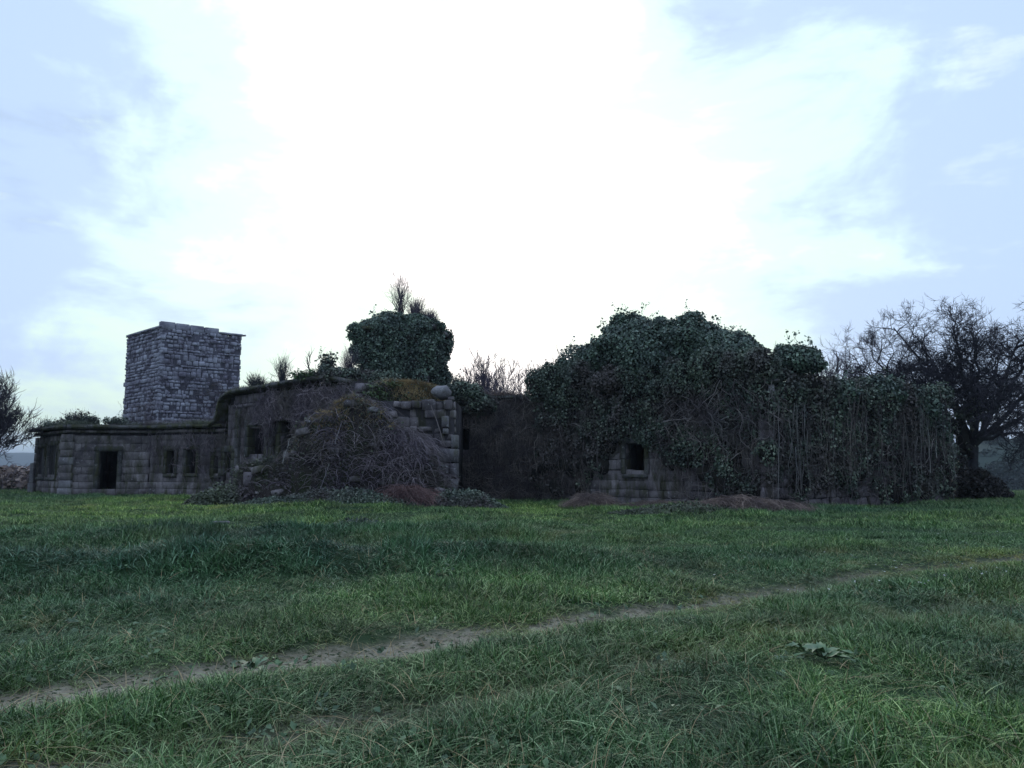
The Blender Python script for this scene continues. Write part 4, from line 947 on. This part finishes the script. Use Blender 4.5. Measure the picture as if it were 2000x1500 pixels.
# big bare tree on the right, its main limbs set out from the photograph
r_ = np.random.default_rng(77)
tb = np.array((float(at(1893, 960, 38)[0]), 38.0, -0.1)); fork = np.array(at(1900, 872, 38)); 
trunk = np.stack([tb, tb * .6 + fork * .4 + (.06, 0, 0), fork]); limbs = []
lt = []
for (px, py, Y, mid, rd) in ((1685, 765, 38.5, (1800, 810), .11), (1670, 715, 39.5, (1790, 770), .10), (1745, 640, 40, (1850, 740), .11), (1860, 640, 37, (1890, 750), .11), (2040, 640, 39.5, (1970, 760), .12), (1710, 705, 37, (1815, 775), .12), (1800, 680, 39, (1868, 770), .12), (1905, 672, 36.5, (1912, 770), .13), (1990, 665, 38, (1945, 775), .15), (2080, 690, 37, (1985, 790), .14), (2110, 750, 39, (2000, 810), .13), (2060, 845, 36.5, (1975, 835), .10), (1950, 700, 41, (1920, 790), .11), (1780, 730, 41, (1850, 800), .10), (1950, 780, 36, (1925, 830), .08)):
    m_ = at(mid[0], mid[1], (38 + Y) / 2); e = at(px, py, Y); s = np.linspace(0, 1, 9)[:, None]
    P = (1 - s) ** 2 * fork + 2 * s * (1 - s) * m_ + s ** 2 * e; P[1:-1] += r_.normal(0, 0.09, (7, 3)); lt.append((P[None], (rd * np.linspace(1.15, 0.28, 9))[None], 6))
    for q in range(17):
        f = r_.uniform(2.6, 8); a = min(int(f), 7); p = P[a] + (P[a + 1] - P[a]) * (f - a); dd = unit(P[a + 1] - P[a]); axx = unit(np.cross(dd, r_.normal(0, 1, 3))); an = r_.uniform(.5, 1.15) if q else .1
        limbs.append((p, dd * math.cos(an) + axx * math.sin(an), r_.uniform(0.9, 1.55), rd * (0.5 - 0.03 * a)))
th, tn = grow(limbs, 3, r_, kids=(4, 6), shrink=(0.5, 0.78), wob=0.13, minr=0.0095, up=0.05)
lt.append((np.stack([tb, tb * .75 + fork * .25, tb * .5 + fork * .5 + (.05, 0, 0), tb * .25 + fork * .75, fork])[None], np.array([[.42, .32, .28, .27, .26]]), 8))
plant('bare_tree', tuple(tb), 'big leafless tree with a wide crown behind the right end of the ivy', 'tree', [('trunk', treemesh(lt + [(P, q, 5) for P, q, _ in th]), M['bark'], None), ('crown', treemesh(tn), M['twig'], 'stuff')])
# ivy on its trunk and the dark bush at its foot
bl = []
for q, n in ((bp_(1880, 860, 37.6, 24, 60, .6), 20), (bp_(1905, 800, 37.6, 26, 26, .6), 12), (bp_(1860, 830, 37.8, 18, 24, .5), 8)): bl += clumpy(q, n, 0.2, 0.4, nr, False)
ivy('trunk_ivy', (float(tb[0]), 37.5, 1), 'ragged ivy climbing the trunk of the big bare tree', bl, 150, 0.11, M['ivy_dark'], core=0.55, seed=9, group=None, cut=lambda P: fbm(P * 1.3, 78) > 0.42)
bl = []
for q, n in ((bp_(1890, 950, 36.8, 52, 40, 1.3), 24), (bp_(1935, 958, 37.0, 30, 30, .9), 10), (bp_(1862, 920, 37, 20, 34, .7), 10)): bl += clumpy(q, n, 0.25, 0.45, nr, False)
ivy('dark_bush', (float(tb[0]), 36.8, 0), 'black green bush at the foot of the big bare tree', bl, 150, 0.11, M['holly'], cat='bush', seed=10, group=None, core_mat=M['ivy_core'])

def baretree(px, py, Y, H, label, mat='mauve', seed=1, levels=4, name='bare_tree', group=None, lean=0.0, zb=None, spread=(0.35, 0.8), thickmat=None, kids=(4, 6)):
    r = np.random.default_rng(seed); x = ax(px, Y); z0 = float(gz(x, Y)) if zb is None else zb; base = np.array((x, Y, z0))
    th, tn = grow([(base, np.array((lean, 0, 1.)), H * 0.42, H * 0.026)], levels, r, kids=kids, shrink=(0.55, 0.78), spread=spread, up=0.35, minr=0.016 * Y / 45)
    plant(name, tuple(base), label, 'tree', [('trunk', treemesh(th), M[thickmat or 'bark'], None), ('crown', treemesh(tn), M[mat], 'stuff')], group)
g_ = 'bare trees behind the courtyard wall'
for i, (px, Y, H, lab) in enumerate(((907, 55, 8.4, 'thin mauve bare tree closest to the turret'), (940, 58, 9.6, 'bare tree second from the turret behind the courtyard wall'), (968, 54, 9.2, 'tall bare tree above the middle of the courtyard wall'), (1000, 60, 9.4, 'paler bare tree just right of the middle of the courtyard wall'), (1028, 56, 9.2, 'dark stemmed bare tree near the ivy end of the courtyard wall'), (1064, 61, 9.6, 'bare tree half hidden by the left edge of the ivy crown'))):
    baretree(px, 0, Y, H * 1.02, lab, levels=5, kids=(3, 5), seed=20 + i, group=g_, thickmat='twig')
for i, (px, Y, H, lab) in enumerate(((1628, 52, 10.0, 'faint bare treetop just right of the round ivy bush'), (1662, 55, 10.4, 'faint bare treetop left of the big bare tree crown'), (1588, 56, 10.0, 'faint bare treetop hidden behind the round ivy bush'))):
    baretree(px, 0, Y, H * 0.9, lab, levels=5, kids=(3, 5), seed=40 + i, group='bare trees behind the ivy wall', thickmat='twig')
baretree(-72, 0, 44, 7.3, 'dark bare tree cut by the left edge of the picture', mat='twig', kids=(5, 6), seed=61, levels=5, spread=(0.5, 1.05))
baretree(603, 0, 36.5, 2.6, 'small forked leafless tree on the roof of the taller house', mat='bark', seed=64, levels=2, zb=HB + 0.15)

# ------------------------------------------------------------------ far land
def ridge(name, x0, x1, Y, zf, label, mat, depth=200, n=160):
    x = np.linspace(x0, x1, n); rows = []
    for k, (dy, f) in enumerate(((0, 0.0), (0.25, .55), (0.6, .9), (1.0, 1.0), (1.6, .5), (2.2, 0))):
        z = -40 + (zf(x) + 40) * f + (fb2(x, x * 0 + k, (x1 - x0) / 60, 7 + k) - .5) * 3; rows.append(np.stack([x, np.full(n, Y + dy * depth), z], -1))
    V = np.concatenate(rows); I = np.arange(len(V)).reshape(6, n); Fc = np.stack([I[:-1, :-1], I[:-1, 1:], I[1:, 1:], I[1:, :-1]], -1).reshape(-1, 4)
    tag(link(name, fmesh(name, V, Fc, mat, True)), label, None, None, 'structure')
ridge('hills', -3200, 3200, 2200, lambda x: 26 + 26 * fb2(x, x * 0, 420, 3), 'low blue hills on the far horizon', M['forest'], 300)
ridge('wooded_hill', 120, 460, 230, lambda x: 1.6 + 5 + 8 * ss(x, 150, 210) + 3 * fb2(x, x * 0, 30, 5), 'wooded hill behind the right end of the field', M['forest'], 40)
bl = []
for k in range(150):
    x = nr.uniform(130, 330); y = nr.uniform(225, 275); s = nr.uniform(2.5, 5); bl.append((x, y, -12 + (y - 225) * 0.42 + nr.uniform(-1, 3) + 0 * x, s, s, s * 1.1))
V = blob_leaves(bl, 3.2, 1.0, nr); o = link('far_woods', fmesh('far_woods', V[0], V[1], M['forest'])); tag(o, 'bluish mass of woods on the slope beyond the field at right', 'woods', None, 'stuff')
# brown scrub beyond the left end
n = 5200; x = nr.uniform(-62, -30, n); y = nr.uniform(52, 72, n); z = gz(x, y) + 0.9 * fb2(x, y, 4, 3)
V = curls(x, y, z, nr, ln=(0.8, 2.0), rad=(0.012, 0.03), up=0.9); xl = nr.uniform(-62, -30, 16000); yl = nr.uniform(51, 70, 16000)
V2 = leaves(np.stack([xl, yl, gz(xl, yl) + nr.uniform(0.1, 1.5, 16000)], -1), np.tile((0, -.3, 1), (16000, 1)), 0.3, nr)
plant('scrub', (-45, 58, 0), 'brown winter scrub beyond the grass at the far left', 'scrub', [('stems', V, M['bramble'], 'stuff'), ('foliage', V2, M['bracken'], 'stuff')])

# ------------------------------------------------------------------ piles and small things near the walls
def pile(px, py, Y, rx, ry, hgt, n, mat, label, name='brush_pile', ln=(0.3, 0.8), rad=(0.004, 0.01), cat='pile', core=True):
    c = at(px, py, Y); gx0, gy0 = float(c[0]), Y
    a = nr.uniform(0, 2 * math.pi, n); q = np.sqrt(nr.random(n)); x = gx0 + np.cos(a) * q * rx; y = gy0 + np.sin(a) * q * ry
    z = gz(x, y) + hgt * (1 - q ** 2) * (0.25 + 1.4 * fb2(x, y, 0.3, 12))
    parts = [('stems', curls(x, y, z, nr, ln=ln, rad=rad, up=0.35), mat, 'stuff')]
    if core:
        V0, F0 = ICO[3]; kk = 0.85 + 0.35 * (fbm(V0 * 2.5 + px, 4) - .5); parts.append(('litter', (V0 * (rx * .75, ry * .75, hgt * .72) * kk[:, None] + (gx0, gy0, float(gz(gx0, gy0))), F0), M['bracken'], None))
    plant(name, (gx0, gy0, float(gz(gx0, gy0))), label, cat, parts)
pile(1155, 990, 30.0, 0.9, 0.5, 0.48, 1500, M['bracken'], 'heap of dead brown bracken on the grass below the ivy house')
pile(1290, 990, 29.6, 1.7, 0.5, 0.2, 1300, M['bracken'], 'thin strip of dead bracken below the small square window', core=False)
pile(1450, 1005, 26.3, 1.9, 0.6, 0.32, 1900, M['bracken'], 'low swathe of brown clippings at the foot of the ivy corner')
pile(1530, 1002, 26.6, 0.8, 0.4, 0.13, 700, M['bracken'], 'small patch of brown clippings right of the ivy corner', core=False)
pile(800, 975, 29.2, 1.0, 0.6, 0.5, 1500, M['red'], 'russet bramble tangle at the foot of the bank near the quoins', ln=(0.4, 1.1))
pile(655, 1045, 17.5, 0.55, 0.4, 0.08, 300, M['bracken'], 'brown litter on the bare patch in the grass below the bank', ln=(0.15, 0.4), core=False)
def lowplants(px, py, Y, rx, ry, h, n, size, mat, label, name='ground_plants'):
    c = at(px, py, Y); a = nr.uniform(0, 2 * math.pi, n); q = np.sqrt(nr.random(n)); x = c[0] + np.cos(a) * q * rx; y = Y + np.sin(a) * q * ry
    z = gz(x, y) + nr.random(n) * h * (1 - q ** 2) * (0.5 + fb2(x, y, 0.6, 14)) + .02
    V, Fc = leaves(np.stack([x, y, z], -1), np.tile((0, -.3, 1.), (n, 1)), size, nr, jitter=.8, droop=0)
    L = np.array((float(c[0]), Y, 0)); tag(link(name, fmesh(name, V - L, Fc, mat), None, tuple(L)), label, 'plants', None, 'stuff')
lowplants(905, 975, 29.0, 1.6, 0.9, 0.6, 6000, 0.08, M['ivy_dark'], 'leafy green growth spilling out at the foot of the pale quoins')
lowplants(440, 975, 30.0, 1.6, 0.9, 0.75, 6000, 0.09, M['brambleleaf'], 'grey green bush growth at the left foot of the bank')
lowplants(650, 985, 28.6, 3.8, 0.8, 0.45, 11000, 0.07, M['ivy_dark'], 'band of dark ground ivy along the foot of the bank')
lowplants(1330, 1010, 25.6, 2.4, 1.0, 0.28, 6000, 0.06, M['brambleleaf'], 'patch of green ground ivy in front of the buried house')
lowplants(700, 1038, 18.2, 0.9, 0.4, 0.35, 1800, 0.06, M['ivy_dark'], 'dark little weed clump beside the bare patch below the bank')
# upright stone post, pale stone
c = at(70, 940, 45.0); po = empty('stone_post', (float(c[0]) - .1, 44.8, 0), 'thin weathered stone post at the left corner of the low wing', 'post')
for j, (s, z) in enumerate(((0.3, 0.3), (0.24, 0.95), (0.22, 1.45))):
    o = link('stone', block_mesh('cut', j, M['quoin']), po, (0, 0, z)); o.scale = (s, s, 0.62)
c = at(412, 952, 38.5); pd = empty('pale_block', (float(c[0]), 38.5, 0.05), 'pale pyramid shaped stone lying at the foot of the wall left of the bank', 'stone')
o = link('stone_top', block_mesh('rough', 2, M['quoin']), pd, (0, 0, 0.36)); o.scale = (0.22, 0.22, 0.3)
o = link('stone_base', block_mesh('rough', 3, M['quoin']), pd, (0, 0, 0.14)); o.scale = (0.62, 0.4, 0.26)
c = gnd(430, 1029); o = link('flat_stone', block_mesh('rough', 4, M['quoin']), None, (float(c[0]), float(c[1]), float(gz(c[0], c[1])) + 0.14)); o.scale = (0.42, 0.2, 0.07)
tag(o, 'pale flat stone lying in the bright grass left of the bare patch', 'stone')

# ------------------------------------------------------------------ broad leaved dock plants
def dock(px, py, n, size, label, seed):
    g = gnd(px, py); r = np.random.default_rng(seed); z0 = float(gz(g[0], g[1])); root = empty('dock_plant', (float(g[0]), float(g[1]), z0), label, 'plant', 'broad leaved plants in the meadow')
    for k in range(n):
        a = 2 * math.pi * k / n + r.uniform(-.35, .35); l = size * r.uniform(0.7, 1.2); w_ = l * r.uniform(0.13, 0.19); s = np.linspace(0, 1, 7); lift = r.uniform(0.25, 0.9)
        prof = np.array([0.12, 0.55, 0.95, 1.0, 0.8, 0.45, 0.03]) * w_; x = l * s; z = 0.05 + l * lift * 1.3 * (s - 0.7 * s ** 2)
        side = np.stack([np.zeros(7), prof, np.full(7, 0.0)], -1); C = np.stack([x, 0 * x, z], -1); wv = r.uniform(-.012, .012, 7)
        V = np.concatenate([C + side + np.stack([0 * x, 0 * x, prof * .25 + wv], -1), C, C - side + np.stack([0 * x, 0 * x, prof * .25 - wv], -1)])
        Fc = [[i, i + 1, i + 8, i + 7] for i in range(6)] + [[i + 7, i + 8, i + 15, i + 14] for i in range(6)]
        o = link('leaf', fmesh('leaf', V, np.array(Fc), M['dock'], True), root); o.rotation_euler = (0, 0, a)
dock(497, 1300, 10, 0.19, 'small broad leaved plant at the edge of the bare rut', 5)
dock(1612, 1300, 16, 0.23, 'large broad leaved dock plant in the grass at lower right', 6)
dock(1570, 1280, 8, 0.15, 'smaller pale leaved plant just behind the large dock', 7)
dock(300, 1335, 6, 0.12, 'tiny flat leaved plant in the bare rut at left', 8)

# ------------------------------------------------------------------ grass: tufts scattered by geometry nodes
def tuft(seed, nb, h, rad, w, segs, dead=0):
    r = np.random.default_rng(seed); a = r.uniform(0, 2 * math.pi, nb); q = np.sqrt(r.random(nb)) * rad
    hh = h * r.uniform(0.45, 1.15, nb)
    V, Fc = blades(np.cos(a) * q, np.sin(a) * q, np.full(nb, -0.01), hh, w * r.uniform(0.7, 1.3, nb), r, lean=1.3, segs=segs, bend=0.7, droop=0.6)
    return fmesh('grass_tuft', V, Fc, M['grass'], True)
def scatter(name, label, pts, scl, tint, lush, variants, seed):
    r = np.random.default_rng(seed); n = len(pts)
    me = bpy.data.meshes.new(name); me.vertices.add(n); me.vertices.foreach_set('co', np.asarray(pts, np.float32).ravel())
    def attr(nm, ty, key, data): a = me.attributes.new(nm, ty, 'POINT'); a.data.foreach_set(key, np.asarray(data).ravel())
    rot = np.stack([r.normal(0, .12, n), r.normal(0, .12, n), r.uniform(0, 2 * math.pi, n)], -1).astype(np.float32)
    attr('rot', 'FLOAT_VECTOR', 'vector', rot); attr('scl', 'FLOAT_VECTOR', 'vector', scl.astype(np.float32)); attr('tint', 'FLOAT', 'value', tint.astype(np.float32)); attr('lush', 'FLOAT', 'value', lush.astype(np.float32))
    attr('vid', 'INT', 'value', r.integers(0, len(variants), n).astype(np.int32))
    o = link(name, me); tag(o, label, 'grass', None, 'stuff')
    cl = bpy.data.collections.new(name + '_tufts')
    for i, v in enumerate(variants):
        cl.objects.link(bpy.data.objects.new('grass_tuft', v))
    ng = bpy.data.node_groups.new(name, 'GeometryNodeTree'); ng.interface.new_socket('Geometry', in_out='INPUT', socket_type='NodeSocketGeometry'); ng.interface.new_socket('Geometry', in_out='OUTPUT', socket_type='NodeSocketGeometry')
    gi = ng.nodes.new('NodeGroupInput'); go = ng.nodes.new('NodeGroupOutput'); mp_ = ng.nodes.new('GeometryNodeMeshToPoints'); ip = ng.nodes.new('GeometryNodeInstanceOnPoints'); ci = ng.nodes.new('GeometryNodeCollectionInfo')
    ci.inputs['Collection'].default_value = cl; ci.inputs['Separate Children'].default_value = True; ci.inputs['Reset Children'].default_value = True
    def na(nm, ty): q = ng.nodes.new('GeometryNodeInputNamedAttribute'); q.data_type = ty; q.inputs['Name'].default_value = nm; return q.outputs['Attribute']
    K = ng.links.new
    K(gi.outputs[0], mp_.inputs[0]); K(mp_.outputs[0], ip.inputs['Points']); K(ci.outputs[0], ip.inputs['Instance']); ip.inputs['Pick Instance'].default_value = True
    K(na('vid', 'INT'), ip.inputs['Instance Index']); K(na('rot', 'FLOAT_VECTOR'), ip.inputs['Rotation']); K(na('scl', 'FLOAT_VECTOR'), ip.inputs['Scale']); K(ip.outputs[0], go.inputs[0])
    md = o.modifiers.new('scatter', 'NODES'); md.node_group = ng
def hmap(x, y):
    """relative grass height, dryness and lushness over the field"""
    n = fb2(x, y, 1.1, 61); n2 = fb2(x, y, 4.5, 62); b = bare(x, y)
    wl = 1 - ss(x, -2.5, 3)
    bank = np.maximum(wl * np.exp(-(polydist(x, y, BANK) / 1.2) ** 2), wl * np.exp(-(polydist(x, y, BANK2) / 1.4) ** 2))
    h = 0.42 + 1.25 * ss(n, 0.32, 0.72) + 1.3 * bank * ss(fb2(x, y, 0.8, 66), .35, .65); h = h * (1 - 0.75 * b)
    d1 = polydist(x, y, RUT1); h = h * (0.6 + 0.4 * ss(d1, 0.2, 0.8))
    g1 = gnd(270, 1000); br = np.exp(-(((x - g1[0]) / 7.5) ** 2 + ((y - 30) / 8.0) ** 2)); g2 = gnd(1020, 1010); br = np.maximum(br, np.exp(-(((x - g2[0] - .3) / 2.2) ** 2 + ((y - 28) / 5) ** 2)))
    br = np.maximum(br, 0.9 * np.exp(-(((x + 6.5) / 4) ** 2 + ((y - 20) / 1.8) ** 2)))
    lush = np.clip(0.34 + 0.9 * (n2 - 0.5) + 0.35 * (fb2(x, y, 0.9, 68) - .5) + 0.75 * br - 0.25 * bank + 0.12 * (x > 2), 0, 1)
    dry = np.clip(0.05 + 0.55 * ss(fb2(x, y, 0.8, 63), 0.62, 0.8) + 0.55 * b + 0.35 * bank * ss(fb2(x, y, 1.0, 64), .5, .7) + 0.6 * np.exp(-(d1 / 0.55) ** 2) * ss(x, 0, 4) + .15 * np.exp(-(polydist(x, y, RUT2) / .5) ** 2), 0, 1) * 0.75
    h = h * (1 - 0.35 * br) * (1 - 0.45 * np.exp(-(d1 / .6) ** 2) * ss(x, 0, 4))
    for (a, b_, rr_) in ((497, 1300, .22), (1612, 1300, .3), (1575, 1278, .22), (300, 1335, .15)):
        q = gnd(a, b_); h = h * (0.3 + 0.7 * ss(np.hypot(x - q[0], y - q[1]), rr_ * .6, rr_ * 1.3))
    return h, dry, lush, b
def field(y0, y1, dens, side, r, keepbare=1.0):
    area_x = lambda y: 0.72 * y + side; n = int(dens * (y1 - y0) * (area_x(y0) + area_x(y1)))
    y = r.uniform(y0, y1, n * 2); x = r.uniform(-1, 1, n * 2) * area_x(y1); k = np.abs(x) < area_x(y); x, y = x[k], y[k]
    h, dry, lush, b = hmap(x, y); keep = r.random(len(x)) > b * keepbare; keep &= r.random(len(x)) < 0.55 + 0.6 * ss(fb2(x, y, .5, 67), .3, .6)
    x, y, h, dry, lush = x[keep], y[keep], h[keep], dry[keep], lush[keep]
    return x, y, h, dry, lush
gr = np.random.default_rng(99)
x, y, h, dry, lush = field(1.5, 9, 185, 4.5, gr)
s = h * gr.uniform(0.75, 1.25, len(x)); sc3 = np.stack([np.sqrt(s), np.sqrt(s), s], -1)
scatter('near_grass', 'long arching meadow grass nearest the camera', np.stack([x, y, gz(x, y)], -1), sc3, dry * gr.uniform(.3, 1.4, len(x)), lush, [tuft(i, 16, 0.118, 0.08, 0.0085, 6) for i in range(12)], 1)
x, y, h, dry, lush = field(9, 20, 95, 5, gr)
s = h * gr.uniform(0.75, 1.25, len(x)); sc3 = np.stack([np.sqrt(s), np.sqrt(s), s], -1)
scatter('middle_grass', 'rough grass over the ruts and banks halfway to the ruin', np.stack([x, y, gz(x, y)], -1), sc3, dry * gr.uniform(.3, 1.4, len(x)), lush, [tuft(30 + i, 18, 0.118, 0.10, 0.0125, 4) for i in range(8)], 2)
x, y, h, dry, lush = field(20, 50, 32, 6, gr)
s = h * gr.uniform(0.7, 1.3, len(x)); sc3 = np.stack([np.sqrt(s), np.sqrt(s), s], -1)
scatter('far_grass', 'short green grass running up to the walls of the ruin', np.stack([x, y, gz(x, y)], -1), sc3, dry * gr.uniform(.3, 1.2, len(x)), lush, [tuft(60 + i, 26, 0.15, 0.17, 0.015, 2) for i in range(6)], 3)
n = 2200; yy = 3.5 + 16 * nr.random(n) ** 1.3; xx = nr.uniform(-.72, .72, n) * (yy + 1.5); kk = fb2(xx, yy, .8, 95) > .5; xx, yy = xx[kk], yy[kk]
V = leaves(np.repeat(np.stack([xx, yy, gz(xx, yy) + .03], -1), 5, 0) + nr.normal(0, .012, (len(xx) * 5, 3)), np.tile((0, -.3, 1.), (len(xx) * 5, 1)), .048, nr, jitter=.5, droop=-.3, wide=.3)
tag(link('meadow_weeds', fmesh('meadow_weeds', V[0], V[1], M['dock'])), 'small broad leaved weeds scattered through the nearer grass', 'weeds', None, 'stuff')
n = 3600; yy = 3.5 + 12 * nr.random(n) ** 1.3; xx = nr.uniform(-.72, .72, n) * (yy + 1.5); V, Fc = blades(xx, yy, gz(xx, yy) + .03, nr.uniform(.1, .2, n), np.full(n, .006), nr, lean=2.2, droop=.4)
tag(link('dead_stems', fmesh('dead_stems', V, Fc, M['dry'])), 'dead straw coloured stems lying in the grass', 'straw', None, 'stuff')
# tiny white flowers in the grass at the right
n = 120; px_ = nr.uniform(1380, 1990, n); py_ = nr.uniform(1050, 1170, n); G = np.array([gnd(a, b_) for a, b_ in zip(px_, py_)]); G = G[fb2(G[:, 0], G[:, 1], 1.2, 88) > 0.5]
Pz = gz(G[:, 0], G[:, 1]) + 0.16; V = leaves(np.repeat(np.stack([G[:, 0], G[:, 1], Pz], -1), 3, 0), np.tile((0, -.2, 1.), (len(G) * 3, 1)), 0.018, nr, jitter=.3)
tag(link('white_flowers', fmesh('white_flowers', V[0], V[1], M['flower'])), 'scattered tiny white flowers in the grass at the right', 'flowers', None, 'stuff')

# ------------------------------------------------------------------ thin evening haze
bm = bmesh.new(); bmesh.ops.create_cube(bm, size=1); me = bpy.data.meshes.new('haze'); bm.to_mesh(me); bm.free()
hz_o = link('haze', me, None, (0, 2820, 20)); hz_o.scale = (10400, 6400, 160)
m = bpy.data.materials.new('evening_haze'); m.use_nodes = True; t = m.node_tree; t.nodes.clear()
o_ = t.nodes.new('ShaderNodeOutputMaterial'); v_ = t.nodes.new('ShaderNodeVolumePrincipled'); t.links.new(v_.outputs[0], o_.inputs['Volume'])
v_.inputs['Color'].default_value = (0.78, 0.87, 1, 1); v_.inputs['Density'].default_value = 0.00028; me.materials.append(m)
tag(hz_o, 'thin bluish evening haze in the air over the field', None, None, 'stuff')
